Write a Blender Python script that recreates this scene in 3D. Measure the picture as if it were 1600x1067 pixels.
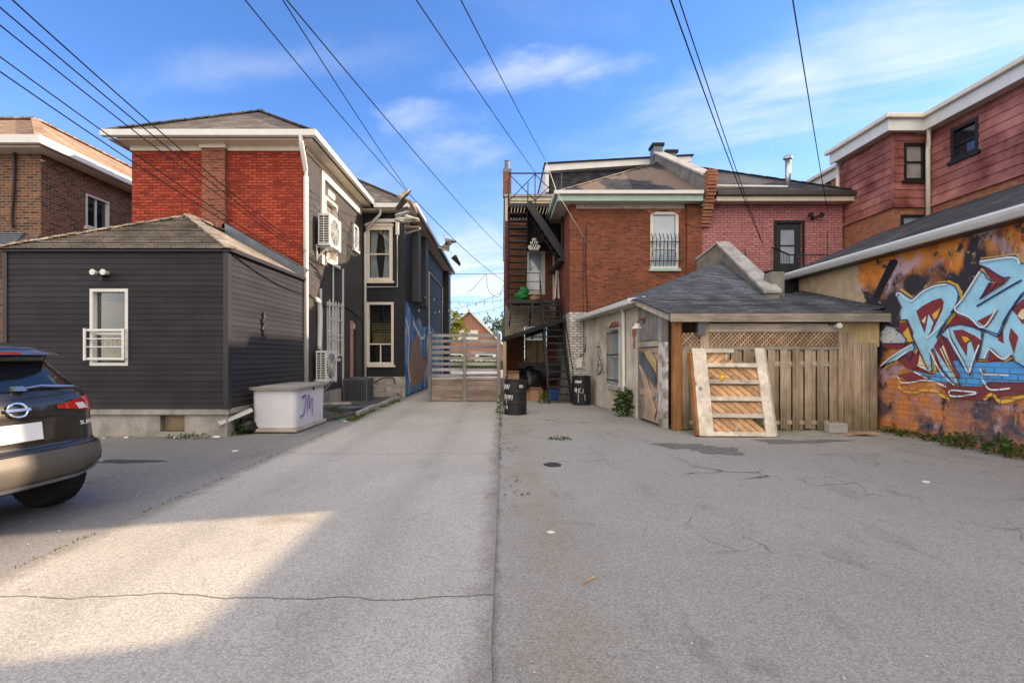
import bpy, bmesh, math, random
from mathutils import Vector, Matrix, noise as mnoise
random.seed(7)
for o in list(bpy.data.objects): bpy.data.objects.remove(o)
scn = bpy.context.scene
COL = scn.collection
rad = math.radians
# ------------------------------------------------------------------ camera
CAMH, F, CX, CY = 1.5, 755.0, 784.0, 557.0
cam = bpy.data.cameras.new('camera'); camo = bpy.data.objects.new('camera', cam); COL.objects.link(camo)
camo.location = (0, 0, CAMH); camo.rotation_euler = (rad(90), 0, 0)
cam.sensor_width = 36; cam.lens = F/1600*36
cam.shift_x = (800-CX)/1600; cam.shift_y = (CY-533.5)/1600
cam.clip_start = 0.05; cam.clip_end = 2000
scn.camera = camo
def P(px, py, Y):
    """a point of the photograph (1600 wide) at distance Y, as a place in the yard"""
    return Vector(((px-CX)/F*Y, Y, CAMH-(py-CY)/F*Y))
# ------------------------------------------------------------------ light
SX, SY, SZ = 1.0, .25, .405
hor = math.hypot(SX, SY); ELEV = math.atan2(SZ, hor); AZ = math.atan2(SX, SY)
sun = bpy.data.lights.new('sun', 'SUN'); suno = bpy.data.objects.new('sun', sun); COL.objects.link(suno)
sun.energy = 2.8; sun.angle = rad(.55); sun.color = (1.0, .78, .56)
suno.rotation_euler = Vector((SX, SY, SZ)).to_track_quat('Z', 'Y').to_euler(); suno.location = (20, 10, 30)
world = bpy.data.worlds.new('World'); scn.world = world; world.use_nodes = True
scn.view_settings.view_transform = 'Standard'; scn.view_settings.look = 'None'
scn.view_settings.gamma = 1; scn.view_settings.exposure = 1.88

def nd(nt, t, ins=None, **props):
    n = nt.nodes.new(t)
    for k, v in props.items(): setattr(n, k, v)
    for k, v in (ins or {}).items():
        s = n.inputs[k]
        if hasattr(v, 'is_linked') or hasattr(v, 'links'): nt.links.new(v, s)
        else: s.default_value = v
    return n
def c4(c): return (c[0], c[1], c[2], 1) if hasattr(c, '__len__') and len(c) == 3 else c
def mix(nt, f, a, b, blend='MIX'):
    n = nt.nodes.new('ShaderNodeMix'); n.data_type = 'RGBA'; n.blend_type = blend
    for i, v in ((0, f), (6, a), (7, b)):
        if hasattr(v, 'is_linked'): nt.links.new(v, n.inputs[i])
        else: n.inputs[i].default_value = c4(v) if i else v
    return n.outputs[2]
def math_(nt, op, a, b=0.0, c=0.0, clamp=False):
    n = nt.nodes.new('ShaderNodeMath'); n.operation = op; n.use_clamp = clamp
    for i, v in enumerate((a, b, c)):
        if hasattr(v, 'is_linked'): nt.links.new(v, n.inputs[i])
        else: n.inputs[i].default_value = v
    return n.outputs[0]
def mapr(nt, v, a, b, c=0., d=1.):
    n = nd(nt, 'ShaderNodeMapRange', {0: v, 1: a, 2: b, 3: c, 4: d}); return n.outputs[0]
def vscale(nt, v, s):
    return nd(nt, 'ShaderNodeVectorMath', {0: v, 1: s}, operation='MULTIPLY').outputs[0]
def noise(nt, vec, scale, detail=4., rough=.55, dist=0.):
    return nd(nt, 'ShaderNodeTexNoise', {'Vector': vec, 'Scale': scale, 'Detail': detail, 'Roughness': rough, 'Distortion': dist}).outputs[0]
# sky with thin wisps of cloud
nt = world.node_tree; nt.nodes.clear()
sky = nd(nt, 'ShaderNodeTexSky', sky_type='NISHITA', sun_disc=False, sun_elevation=ELEV, sun_rotation=AZ,
         altitude=800., air_density=1.0, dust_density=.3, ozone_density=4.0)
gdir = nd(nt, 'ShaderNodeTexCoord').outputs['Generated']
sp = nd(nt, 'ShaderNodeSeparateXYZ', {0: gdir})
zc = math_(nt, 'MAXIMUM', sp.outputs[2], .02)
zz = math_(nt, 'ADD', zc, .12)
cv = nd(nt, 'ShaderNodeCombineXYZ', {0: math_(nt, 'DIVIDE', sp.outputs[0], zz), 1: math_(nt, 'DIVIDE', sp.outputs[1], zz)}).outputs[0]
cvs = vscale(nt, cv, (.8, 2.0, 1.0))
n1 = noise(nt, cvs, .62, 7., .56, .5); n2 = noise(nt, cv, .33, 2., .5, .0)
cf = mapr(nt, math_(nt, 'ADD', n1, math_(nt, 'MULTIPLY', mapr(nt, n2, .35, .7), .22)), .60, .90)
cfx = math_(nt, 'MULTIPLY', cf, mapr(nt, sp.outputs[0], -.35, .45, .12, .7))
yy_ = math_(nt, 'MAXIMUM', sp.outputs[1], .05)
wob = vscale(nt, nd(nt, 'ShaderNodeTexNoise', {'Vector': vscale(nt, gdir, (3., 3., 6.)), 'Scale': 1.6, 'Detail': 6., 'Roughness': .6}).outputs[1], (.42, .16, 0.))
ab = nd(nt, 'ShaderNodeVectorMath', {0: nd(nt, 'ShaderNodeCombineXYZ', {0: math_(nt, 'DIVIDE', sp.outputs[0], yy_), 1: math_(nt, 'DIVIDE', sp.outputs[2], yy_)}).outputs[0], 1: wob}, operation='ADD').outputs[0]
n3 = math_(nt, 'ADD', math_(nt, 'MULTIPLY', n1, .5), math_(nt, 'MULTIPLY', noise(nt, vscale(nt, nd(nt, 'ShaderNodeVectorRotate', {'Vector': cv, 'Angle': .5}, rotation_type='Z_AXIS').outputs[0], (.9, 3.4, 1.)), 1.5, 8., .62, .8), .5))
for qa, qb, ra_, rb_, tl, st in ((.09, .59, .13, .032, .05, .55), (-.13, .48, .11, .035, .0, .55), (-.06, .42, .09, .028, -.05, .45), (.55, .53, .30, .075, .22, .75), (.98, .66, .42, .13, .28, .75), (1.05, .50, .33, .10, .25, .65), (-.06, .14, .15, .10, 0., 1.0), (.45, .36, .25, .05, .1, .3), (-.5, .60, .30, .04, .1, .22), (-.35, .36, .2, .06, 0., .2)):
    dv = nd(nt, 'ShaderNodeVectorMath', {0: ab, 1: (qa+.21, qb+.08, 0.)}, operation='SUBTRACT').outputs[0]
    dv = nd(nt, 'ShaderNodeVectorRotate', {'Vector': dv, 'Angle': -tl}, rotation_type='Z_AXIS').outputs[0]
    ln = nd(nt, 'ShaderNodeVectorMath', {0: vscale(nt, dv, (1/ra_, 1/rb_, 0.))}, operation='LENGTH').outputs['Value']
    g_ = nd(nt, 'ShaderNodeMapRange', {0: ln, 1: .0, 2: 1.7, 3: st*1.1, 4: 0.}, interpolation_type='SMOOTHSTEP').outputs[0]
    cfx = math_(nt, 'MAXIMUM', cfx, math_(nt, 'MULTIPLY', g_, mapr(nt, n3, .36, .64, .0, 1.25)))
hazef = mapr(nt, sp.outputs[2], .0, .42, .34, .0)
front = mapr(nt, sp.outputs[1], -.25, .15)          # unseen bright cloud added behind the viewer as fill light
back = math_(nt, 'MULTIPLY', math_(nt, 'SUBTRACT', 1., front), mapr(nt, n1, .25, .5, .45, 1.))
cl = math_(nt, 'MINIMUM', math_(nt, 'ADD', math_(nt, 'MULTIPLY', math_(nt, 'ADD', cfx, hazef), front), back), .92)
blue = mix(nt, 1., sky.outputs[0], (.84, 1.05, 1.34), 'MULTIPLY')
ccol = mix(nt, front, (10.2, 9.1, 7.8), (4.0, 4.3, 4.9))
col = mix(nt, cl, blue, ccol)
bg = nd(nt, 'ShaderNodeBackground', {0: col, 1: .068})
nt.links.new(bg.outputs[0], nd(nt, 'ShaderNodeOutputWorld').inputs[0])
# ------------------------------------------------------------------ materials
def newmat(name):
    m = bpy.data.materials.new(name); m.use_nodes = True; t = m.node_tree; t.nodes.clear()
    p = nd(t, 'ShaderNodeBsdfPrincipled'); o = nd(t, 'ShaderNodeOutputMaterial'); t.links.new(p.outputs[0], o.inputs[0])
    return m, t, p
def setp(t, p, **kw):
    names = {'col': 'Base Color', 'rough': 'Roughness', 'metal': 'Metallic', 'spec': 'Specular IOR Level', 'normal': 'Normal', 'coat': 'Coat Weight', 'coatr': 'Coat Roughness', 'sheen': 'Sheen Weight'}
    for k, v in kw.items():
        s = p.inputs[names[k]]
        if hasattr(v, 'is_linked'): t.links.new(v, s)
        else: s.default_value = c4(v) if k == 'col' else v
def bump(t, h, strength=.4, dist=.01, normal=None):
    ins = {'Strength': strength, 'Distance': dist, 'Height': h}
    if normal is not None: ins['Normal'] = normal
    return nd(t, 'ShaderNodeBump', ins).outputs[0]
def pos(t): return nd(t, 'ShaderNodeNewGeometry').outputs['Position']
def objc(t): return nd(t, 'ShaderNodeTexCoord').outputs['Object']
def tone(t): return nd(t, 'ShaderNodeAttribute', attribute_name='tone').outputs['Fac']
def wall_uv(t):
    g = nd(t, 'ShaderNodeNewGeometry')
    n = nd(t, 'ShaderNodeSeparateXYZ', {0: g.outputs['True Normal']}); q = nd(t, 'ShaderNodeSeparateXYZ', {0: g.outputs['Position']})
    f = math_(t, 'GREATER_THAN', math_(t, 'ABSOLUTE', n.outputs[0]), math_(t, 'ABSOLUTE', n.outputs[1]))
    u = math_(t, 'ADD', math_(t, 'MULTIPLY', q.outputs[0], math_(t, 'SUBTRACT', 1., f)), math_(t, 'MULTIPLY', q.outputs[1], f))
    return nd(t, 'ShaderNodeCombineXYZ', {0: u, 1: q.outputs[2]}).outputs[0], q.outputs[2]
def shade(t, c, amt, vec, scale, detail=5.):
    f = mapr(t, noise(t, vec, scale, detail), .3, .7, 1-amt, 1+amt)
    return mix(t, 1., c, nd(t, 'ShaderNodeCombineXYZ', {0: f, 1: f, 2: f}).outputs[0], 'MULTIPLY')
def brickmat(name, c1, c2, mortar, bw=.215, rh=.073, ms=.011, stain=.35, stainc=(.03, .025, .022), rough=.9, bmp=.6, chips=None):
    m, t, p = newmat(name)
    uv, z = wall_uv(t)
    b = nd(t, 'ShaderNodeTexBrick', {'Vector': uv, 'Color1': c4((0, 0, 0)), 'Color2': c4((1, 1, 1)), 'Mortar': c4((.5, .5, .5)), 'Scale': 1., 'Mortar Size': ms, 'Mortar Smooth': .15, 'Bias': 0., 'Brick Width': bw, 'Row Height': rh})
    f = nd(t, 'ShaderNodeSeparateColor', {0: b.outputs[0]}).outputs[0]
    c = mix(t, f, c1, c2)
    c = shade(t, c, .22, uv, 9.)
    if chips:
        cf = mapr(t, noise(t, uv, 3.1, 3.), .70, .72); c = mix(t, cf, c, chips)
    c = mix(t, b.outputs[1], c, shade(t, mortar, .3, uv, 6.))
    if stain:
        sf = mapr(t, noise(t, vscale(t, uv, (1., .55, 1.)), .9, 6., .6), .46, .75, 0., stain)
        c = mix(t, sf, c, stainc)
    c = mix(t, mapr(t, noise(t, vscale(t, uv, (3., .35, 1.)), 1.1, 6., .65), .54, .76, 0., .5), c, mix(t, .55, c, stainc))
    c = mix(t, mapr(t, math_(t, 'ADD', f, math_(t, 'MULTIPLY', noise(t, uv, .8, 3.), .5)), 1.12, 1.3, 0., .5), c, tuple(.45*v for v in c1))
    setp(t, p, col=c, rough=rough, spec=.25, normal=bump(t, math_(t, 'SUBTRACT', math_(t, 'MULTIPLY', noise(t, uv, 40., 3.), .35), b.outputs[1]), bmp, .008))
    return m
def plain(name, c, rough=.6, metal=0., var=.12, scale=3., spec=.4, bmp=0., bscale=60., dirt=0., dirtc=(.06, .05, .045), coat=0.):
    m, t, p = newmat(name); q = pos(t)
    cc = shade(t, c, var, q, scale)
    if dirt: cc = mix(t, mapr(t, noise(t, vscale(t, q, (1, 1, .4)), 2.6, 7., .65), .5, .75, 0., dirt), cc, dirtc)
    kw = dict(col=cc, rough=rough, metal=metal, spec=spec, coat=coat)
    if bmp: kw['normal'] = bump(t, noise(t, q, bscale, 4.), bmp, .01)
    setp(t, p, **kw); return m
def shingle(name, c1, c2, rh=.075, worn=None):
    m, t, p = newmat(name); uv, z = wall_uv(t)
    b = nd(t, 'ShaderNodeTexBrick', {'Vector': uv, 'Color1': c4((0, 0, 0)), 'Color2': c4((1, 1, 1)), 'Mortar': c4((.0, .0, .0)), 'Scale': 1., 'Mortar Size': .007, 'Mortar Smooth': .3, 'Bias': 0., 'Brick Width': .32, 'Row Height': rh}, offset=.37)
    f = nd(t, 'ShaderNodeSeparateColor', {0: b.outputs[0]}).outputs[0]
    c = shade(t, mix(t, f, c1, c2), .35, uv, 1.6, 6.)
    c = shade(t, c, .25, uv, 45., 2.)
    if worn: c = mix(t, mapr(t, noise(t, uv, .55, 3.), .5, .56), c, shade(t, worn, .3, uv, 20.))
    c = mix(t, math_(t, 'MULTIPLY', b.outputs[1], .7), c, (.015, .014, .013))
    setp(t, p, col=c, rough=.95, spec=.15, normal=bump(t, math_(t, 'ADD', math_(t, 'MULTIPLY', b.outputs[1], -1.), math_(t, 'MULTIPLY', noise(t, uv, 90., 2.), .5)), .7, .012))
    return m
def wood(name, c1, c2, axis='z', moss=0., rough=.85, paint=None):
    m, t, p = newmat(name); q = pos(t)
    s = {'z': (14, 14, .9), 'x': (.9, 14, 14), 'y': (14, .9, 14), 'd': (6, 6, 6)}[axis]
    g = noise(t, vscale(t, q, s), 1.6, 6., .65, .6)
    c = mix(t, mapr(t, g, .3, .72), c1, c2)
    f = mapr(t, tone(t), 0., 1., .72, 1.25)
    c = mix(t, 1., c, nd(t, 'ShaderNodeCombineXYZ', {0: f, 1: f, 2: f}).outputs[0], 'MULTIPLY')
    c = shade(t, c, .25, q, 2.1)
    kn = mapr(t, nd(t, 'ShaderNodeTexVoronoi', {'Vector': vscale(t, q, tuple(.35*v for v in s)), 'Scale': 1.}).outputs[0], .05, .13, .75, 0.)
    c = mix(t, kn, c, tuple(.25*v for v in c1))
    if paint: c = mix(t, mapr(t, noise(t, q, 5., 6.), .42, .55, 0., .9), c, paint)
    if moss:
        z = nd(t, 'ShaderNodeSeparateXYZ', {0: q}).outputs[2]
        mf = math_(t, 'MULTIPLY', mapr(t, math_(t, 'ADD', z, math_(t, 'MULTIPLY', noise(t, q, 2.3, 4.), .9)), .55, 1.15, 1., 0.), moss)
        c = mix(t, mf, c, mix(t, noise(t, q, 4., 3.), (.05, .045, .03), (.10, .105, .012)))
    setp(t, p, col=c, rough=rough, spec=.2, normal=bump(t, g, .35, .006)); return m
MT = {}
MT['red_brick'] = brickmat('red_painted_brick', (.21, .030, .018), (.46, .082, .042), (.14, .024, .016), stain=.32, chips=(.5, .25, .17), bmp=.5)
MT['pier_brick'] = brickmat('bare_pier_brick', (.13, .036, .022), (.34, .10, .055), (.25, .15, .11), stain=.45)
MT['dark_brick'] = brickmat('old_brown_brick', (.055, .032, .026), (.25, .105, .058), (.23, .18, .135), stain=.25)
MT['house_brick'] = brickmat('orange_brown_brick', (.12, .034, .020), (.30, .082, .040), (.19, .105, .07), stain=.5, stainc=(.085, .035, .022))
MT['lower_brick'] = brickmat('bay_brick', (.30, .10, .05), (.46, .17, .085), (.26, .17, .12), stain=.3, stainc=(.1, .05, .03))
MT['pink_brick'] = brickmat('pink_painted_brick', (.40, .17, .175), (.54, .245, .25), (.20, .075, .08), bw=.24, rh=.083, stain=.12)
MT['white_brick'] = brickmat('white_painted_brick', (.52, .51, .49), (.68, .67, .64), (.17, .15, .13), bw=.24, rh=.083, stain=.4, stainc=(.22, .14, .1))
MT['white_brick_dirty'] = brickmat('dirty_white_brick', (.34, .30, .24), (.52, .48, .40), (.13, .10, .08), bw=.24, rh=.083, stain=.55, stainc=(.17, .12, .09))
MT['black_brick'] = brickmat('black_painted_brick', (.060, .056, .056), (.085, .078, .076), (.035, .034, .036), stain=.25, stainc=(.11, .095, .085), rough=.55, bmp=.7)
MT['bay_black'] = brickmat('black_painted_bay_brick', (.022, .024, .03), (.032, .034, .042), (.014, .015, .02), stain=.0, rough=.6, bmp=.5)
MT['siding'] = plain('charcoal_vinyl_siding', (.030, .029, .036), .5, var=.12, spec=.18, scale=1.2, dirt=.2, dirtc=(.07, .06, .055))
def sidingm():
    m, t, p = newmat('charcoal_vinyl_siding'); q = pos(t)
    f = mapr(t, tone(t), 0., 1., .80, 1.22)
    c = mix(t, 1., shade(t, (.022, .0215, .028), .25, q, 1.1), nd(t, 'ShaderNodeCombineXYZ', {0: f, 1: f, 2: f}).outputs[0], 'MULTIPLY')
    z = nd(t, 'ShaderNodeSeparateXYZ', {0: q}).outputs[2]
    d = math_(t, 'MULTIPLY', mapr(t, math_(t, 'ADD', z, math_(t, 'MULTIPLY', noise(t, vscale(t, q, (1, 1, .3)), 3., 6., .65), .9)), .85, 1.25, .5, 0.), 1.)
    c = mix(t, d, c, (.06, .054, .048))
    c = mix(t, mapr(t, noise(t, vscale(t, q, (2.5, 2.5, .5)), 2., 7., .65), .52, .75, 0., .3), c, (.05, .045, .042))
    setp(t, p, col=c, rough=.5, spec=.14, sheen=.34, normal=bump(t, noise(t, vscale(t, q, (1., 1., 6.)), 5., 3.), .12, .02)); p.inputs['Sheen Roughness'].default_value = .35
    return m
MT['siding'] = sidingm()
MT['siding_trim'] = plain('charcoal_trim', (.028, .027, .033), .45, var=.1)
MT['red_siding'] = None
MT['white'] = plain('white_metal_trim', (.66, .66, .64), .4, var=.06, dirt=.12, dirtc=(.35, .3, .25))
MT['soffit'] = plain('cream_soffit', (.62, .56, .46), .6, var=.08, dirt=.15)
MT['cream'] = plain('cream_trim', (.72, .66, .56), .5, var=.08, dirt=.15)
MT['mint'] = plain('mint_fascia', (.34, .48, .40), .55, var=.1, dirt=.2)
MT['dark_gutter'] = plain('dark_brown_gutter', (.055, .045, .042), .4)
MT['black'] = plain('black_iron', (.012, .013, .016), .5, var=.2, spec=.4)
MT['blacktar'] = plain('black_felt', (.014, .014, .015), .85, var=.3, bmp=.5)
MT['cable_black'] = plain('cable_rubber', (.010, .010, .012), .95, spec=.1)
MT['rust'] = plain('rusty_steel', (.16, .07, .04), .8, var=.4)
MT['galv'] = plain('galvanised_steel', (.45, .47, .5), .35, metal=.8, var=.15)
MT['flash'] = plain('grey_blue_flashing', (.13, .155, .185), .5, var=.25, metal=.3)
MT['steel'] = plain('brushed_steel', (.5, .5, .5), .3, metal=.9)
MT['chrome'] = plain('chrome', (.85, .85, .86), .12, metal=1., var=.02)
MT['ac_white'] = plain('ac_casing', (.70, .70, .66), .45, var=.06, dirt=.12)
MT['ac_dark'] = plain('grille_dark', (.03, .035, .04), .6)
MT['ac_grey'] = plain('condenser_grey', (.10, .11, .125), .5, var=.12)
MT['roof_brown'] = shingle('brown_shingles', (.13, .11, .095), (.21, .18, .155))
MT['roof_tan'] = shingle('tan_shingles', (.27, .18, .12), (.40, .27, .18))
MT['roof_annex'] = shingle('weathered_tan_shingles', (.19, .165, .14), (.29, .255, .215), rh=.085)
MT['roof_grey'] = shingle('blue_grey_shingles', (.075, .085, .10), (.16, .175, .20), rh=.045)
MT['roof_dark'] = shingle('charcoal_shingles', (.05, .05, .055), (.095, .095, .1), rh=.07)
MT['roof_patched'] = shingle('patched_shingles', (.035, .035, .04), (.07, .07, .075), rh=.07, worn=(.20, .155, .12))
MT['dark_shingle'] = shingle('slate_wall_shingles', (.035, .04, .05), (.07, .075, .085), rh=.12)
MT['conc_found'] = plain('old_concrete', (.33, .31, .285), .9, var=.3, scale=2.2, bmp=.7, bscale=18., dirt=.55, dirtc=(.10, .09, .08))
MT['stone'] = plain('rubble_stone', (.36, .33, .30), .9, var=.4, scale=4., bmp=.9, bscale=9., dirt=.5, dirtc=(.14, .12, .1))
MT['conc_cap'] = plain('concrete_coping', (.36, .345, .32), .85, var=.25, scale=3., bmp=.5, bscale=30., dirt=.5)
MT['conc_dark'] = plain('tarred_parapet', (.20, .185, .165), .9, var=.35, scale=2., bmp=.5, bscale=25., dirt=.7)
MT['stucco'] = plain('grey_stucco', (.52, .475, .40), .95, var=.3, scale=1.6, bmp=.6, bscale=28., dirt=.6, dirtc=(.17, .14, .115))
MT['stucco_tan'] = plain('tan_stucco', (.36, .27, .17), .95, var=.2, scale=2.2, bmp=.9, bscale=22., dirt=.3)
MT['cream_stucco'] = plain('cream_stucco', (.62, .53, .38), .9, var=.15, dirt=.25)
MT['wood_grey'] = wood('weathered_grey_boards', (.25, .185, .125), (.52, .415, .305), 'z', moss=.65)
MT['wood_grey_x'] = wood('weathered_grey_beams', (.26, .23, .19), (.50, .45, .375), 'x')
MT['wood_grey_y'] = wood('weathered_grey_rails', (.15, .135, .12), (.34, .30, .26), 'y')
MT['wood_pale'] = wood('pale_stiles', (.40, .35, .29), (.66, .60, .51), 'd')
MT['wood_white'] = wood('flaking_white_post', (.26, .23, .20), (.42, .38, .33), 'z', paint=(.62, .60, .56), moss=.4)
MT['wood_orange'] = wood('orange_cedar', (.26, .115, .045), (.44, .21, .085), 'z', moss=.2)
MT['wood_orange_d'] = wood('orange_tongue_boards', (.42, .235, .12), (.62, .40, .23), 'd')
MT['wood_ply'] = wood('grey_plywood', (.16, .15, .145), (.33, .31, .295), 'z')
MT['wood_door'] = wood('pinkish_door_boards', (.30, .22, .165), (.46, .35, .27), 'z')
MT['wood_gate'] = wood('brown_gate_boards', (.18, .135, .11), (.36, .28, .23), 'x')
MT['wood_gate_grey'] = wood('silvered_gate_slats', (.22, .21, .215), (.40, .385, .38), 'x')
MT['wood_lat'] = wood('lattice_laths', (.32, .22, .14), (.54, .39, .26), 'd')
MT['yellow_ply'] = wood('yellow_plywood', (.36, .26, .12), (.5, .38, .2), 'z')
MT['board'] = wood('plywood_sheet', (.34, .26, .15), (.5, .40, .25), 'z')
MT['card'] = plain('cardboard', (.34, .21, .12), .9, var=.15)
MT['bag'] = plain('black_bag', (.012, .012, .014), .3, var=.3, bmp=1., bscale=14.)
MT['green_bag'] = plain('green_cloth', (.02, .20, .05), .7, var=.25)
MT['blue_bin'] = plain('blue_plastic', (.02, .09, .38), .45)
MT['box_plastic'] = plain('pale_resin', (.62, .62, .66), .55, var=.05, dirt=.14, dirtc=(.35, .33, .31))
MT['box_lid'] = plain('taupe_lid', (.31, .285, .255), .6, var=.12, dirt=.3)
MT['purple'] = plain('purple_paint', (.16, .05, .40), .6)
MT['white_paint'] = plain('white_spray', (.72, .72, .70), .7)
MT['black_paint'] = plain('black_spray', (.02, .02, .022), .7)
MT['door_dark'] = plain('black_door', (.025, .03, .036), .4)
MT['pink_door'] = plain('faded_pink_door', (.45, .24, .22), .6)
MT['yellow'] = plain('yellow_paint', (.72, .42, .04), .6)
MT['plate'] = plain('white_plate', (.85, .85, .84), .4, var=.02)
MT['tyre'] = plain('rubber', (.018, .018, .018), .8, var=.2, bmp=.3)
MT['rim'] = plain('alloy', (.32, .32, .33), .35, metal=.8)
MT['car'] = plain('grey_brown_car_paint', (.045, .041, .035), .30, metal=.45, var=.12, scale=5., coat=.7, dirt=.25, dirtc=(.2, .17, .13))
MT['car_trim'] = plain('grey_bumper_plastic', (.12, .108, .09), .5, metal=.2, var=.1, dirt=.25, dirtc=(.3, .25, .19))
MT['lamp_red'] = plain('red_lens', (.52, .02, .012), .12, var=.03, coat=1.)
MT['lamp_white'] = plain('clear_lens', (.75, .72, .7), .12, var=.03, coat=1.)
MT['pane_dark'] = plain('dark_glass', (.012, .015, .02), .06, var=.1, spec=.9)
MT['pane_sky'] = plain('sky_painted_glass', (.30, .38, .46), .12, var=.15, scale=1.5, spec=.9, coat=1.)  # pale blue colour stands in for sky reflected in the panes
MT['pane_tan'] = plain('shade_behind_glass', (.36, .34, .32), .15, var=.2, spec=.8, coat=1.)
MT['blind'] = plain('tan_blind', (.13, .11, .09), .8, var=.1)
MT['curtain'] = plain('white_curtain', (.66, .68, .72), .9, var=.1)
MT['room'] = plain('dim_room', (.06, .048, .035), .9, var=.4)
MT['bulb'] = plain('bulb_glass', (.75, .72, .62), .2)
MT['crystal'] = plain('glass_drops', (.75, .73, .68), .1, coat=1.)
MT['leaf'] = None
def glassm():
    m = bpy.data.materials.new('window_glass'); m.use_nodes = True; t = m.node_tree; t.nodes.clear()
    fr = nd(t, 'ShaderNodeFresnel', {0: 1.5}).outputs[0]
    a = nd(t, 'ShaderNodeBsdfTransparent', {0: (.82, .86, .86, 1)}); b = nd(t, 'ShaderNodeBsdfGlossy', {0: (1, 1, 1, 1), 1: .02})
    s = nd(t, 'ShaderNodeMixShader', {0: math_(t, 'MULTIPLY', fr, .6), 1: a.outputs[0], 2: b.outputs[0]})
    t.links.new(s.outputs[0], nd(t, 'ShaderNodeOutputMaterial').inputs[0]); return m
MT['glass'] = glassm()
def leafm(name, c1, c2, trans=.35):
    m, t, p = newmat(name)
    c = mix(t, tone(t), c1, c2)
    setp(t, p, col=c, rough=.6, spec=.3)
    tr = nd(t, 'ShaderNodeBsdfTranslucent', {0: c}); ms = nd(t, 'ShaderNodeMixShader', {0: trans, 1: p.outputs[0], 2: tr.outputs[0]})
    t.links.new(ms.outputs[0], t.nodes['Material Output'].inputs[0]); return m
MT['leaf'] = leafm('weed_leaves', (.03, .07, .012), (.085, .16, .03))
MT['leaf_yellow'] = leafm('yellow_green_leaves', (.09, .13, .02), (.30, .27, .03))
MT['leaf_green'] = leafm('mid_green_leaves', (.05, .09, .02), (.16, .19, .03))
MT['bark'] = plain('bark', (.09, .07, .055), .95, var=.4, bmp=.8, bscale=12.)
def red_siding():
    m, t, p = newmat('faded_red_board'); q = pos(t)
    c = mix(t, mapr(t, noise(t, q, 1.3, 6., .62), .35, .68), (.165, .045, .04), (.44, .19, .165))
    f = mapr(t, tone(t), 0., 1., .85, 1.15)
    c = mix(t, 1., c, nd(t, 'ShaderNodeCombineXYZ', {0: f, 1: f, 2: f}).outputs[0], 'MULTIPLY')
    setp(t, p, col=c, rough=.8, spec=.25, normal=bump(t, noise(t, q, 30., 3.), .15, .01)); return m
MT['red_siding'] = red_siding()
def asphalt():
    m, t, p = newmat('worn_asphalt'); q = pos(t); s = nd(t, 'ShaderNodeSeparateXYZ', {0: q})
    big = noise(t, q, .22, 5., .6, .4); mid = noise(t, q, 1.3, 6., .65, .3); fine = noise(t, q, 120., 3., .75)
    side = mapr(t, math_(t, 'ADD', s.outputs[0], math_(t, 'MULTIPLY', big, 1.2)), -3.4, -2.0)
    c = mix(t, side, (.185, .178, .172), (.30, .288, .265))  # left of the drive coloured darker, as the same asphalt in shade
    c = mix(t, mapr(t, big, .36, .66), c, mix(t, side, (.22, .212, .205), (.375, .36, .33)))
    c = mix(t, mapr(t, mid, .60, .74, 0., .55), c, (.075, .073, .072))
    c = mix(t, mapr(t, noise(t, q, .75, 5., .6), .60, .72, 0., .6), c, (.30, .265, .21))
    sand = math_(t, 'ADD', math_(t, 'ABSOLUTE', math_(t, 'SUBTRACT', s.outputs[0], .35)), math_(t, 'MULTIPLY', noise(t, q, .9, 6., .65), 1.7))
    c = mix(t, mapr(t, sand, .75, 1.35, .65, 0.), c, (.30, .255, .185))
    seam = math_(t, 'ADD', math_(t, 'ABSOLUTE', math_(t, 'ADD', s.outputs[0], .05)), math_(t, 'MULTIPLY', noise(t, q, 5., 5.), .12))
    c = mix(t, mapr(t, seam, .055, .11, .5, 0.), c, (.07, .062, .05))
    c = mix(t, mapr(t, noise(t, vscale(t, q, (1.3, .35, 1.)), 1.7, 6., .7), .56, .78, 0., .5), c, (.11, .105, .10))
    sp_ = nd(t, 'ShaderNodeTexVoronoi', {'Vector': q, 'Scale': 110.}); ag = nd(t, 'ShaderNodeSeparateColor', {0: sp_.outputs[1]}).outputs[0]
    f = math_(t, 'MULTIPLY', mapr(t, fine, .25, .75, .78, 1.22), mapr(t, ag, 0., 1., .74, 1.24))
    c = mix(t, 1., c, nd(t, 'ShaderNodeCombineXYZ', {0: f, 1: f, 2: f}).outputs[0], 'MULTIPLY')
    wq = nd(t, 'ShaderNodeVectorMath', {0: q, 1: vscale(t, nd(t, 'ShaderNodeTexNoise', {'Vector': q, 'Scale': 1.1, 'Detail': 5.}).outputs[1], (.9, .9, 0.))}, operation='ADD').outputs[0]
    cr = nd(t, 'ShaderNodeTexVoronoi', {'Vector': wq, 'Scale': .42}, feature='DISTANCE_TO_EDGE').outputs[0]
    cm = math_(t, 'MULTIPLY', mapr(t, cr, .002, .010, 1., 0.), mapr(t, noise(t, q, .5, 2.), .58, .66))
    cr2 = nd(t, 'ShaderNodeTexVoronoi', {'Vector': wq, 'Scale': 1.7}, feature='DISTANCE_TO_EDGE').outputs[0]
    cm2 = math_(t, 'MULTIPLY', mapr(t, cr2, .003, .016, 1., 0.), mapr(t, noise(t, q, .8, 3.), .56, .66))
    cm = math_(t, 'MAXIMUM', cm, math_(t, 'MULTIPLY', cm2, .7))
    c = mix(t, math_(t, 'MULTIPLY', cm, .75), c, (.03, .03, .028))
    h = math_(t, 'ADD', math_(t, 'ADD', math_(t, 'MULTIPLY', ag, .5), fine), math_(t, 'MULTIPLY', cm, -2.))
    setp(t, p, col=c, rough=.92, spec=.25, normal=bump(t, h, .55, .006)); return m
MT['asphalt'] = asphalt()
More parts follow.
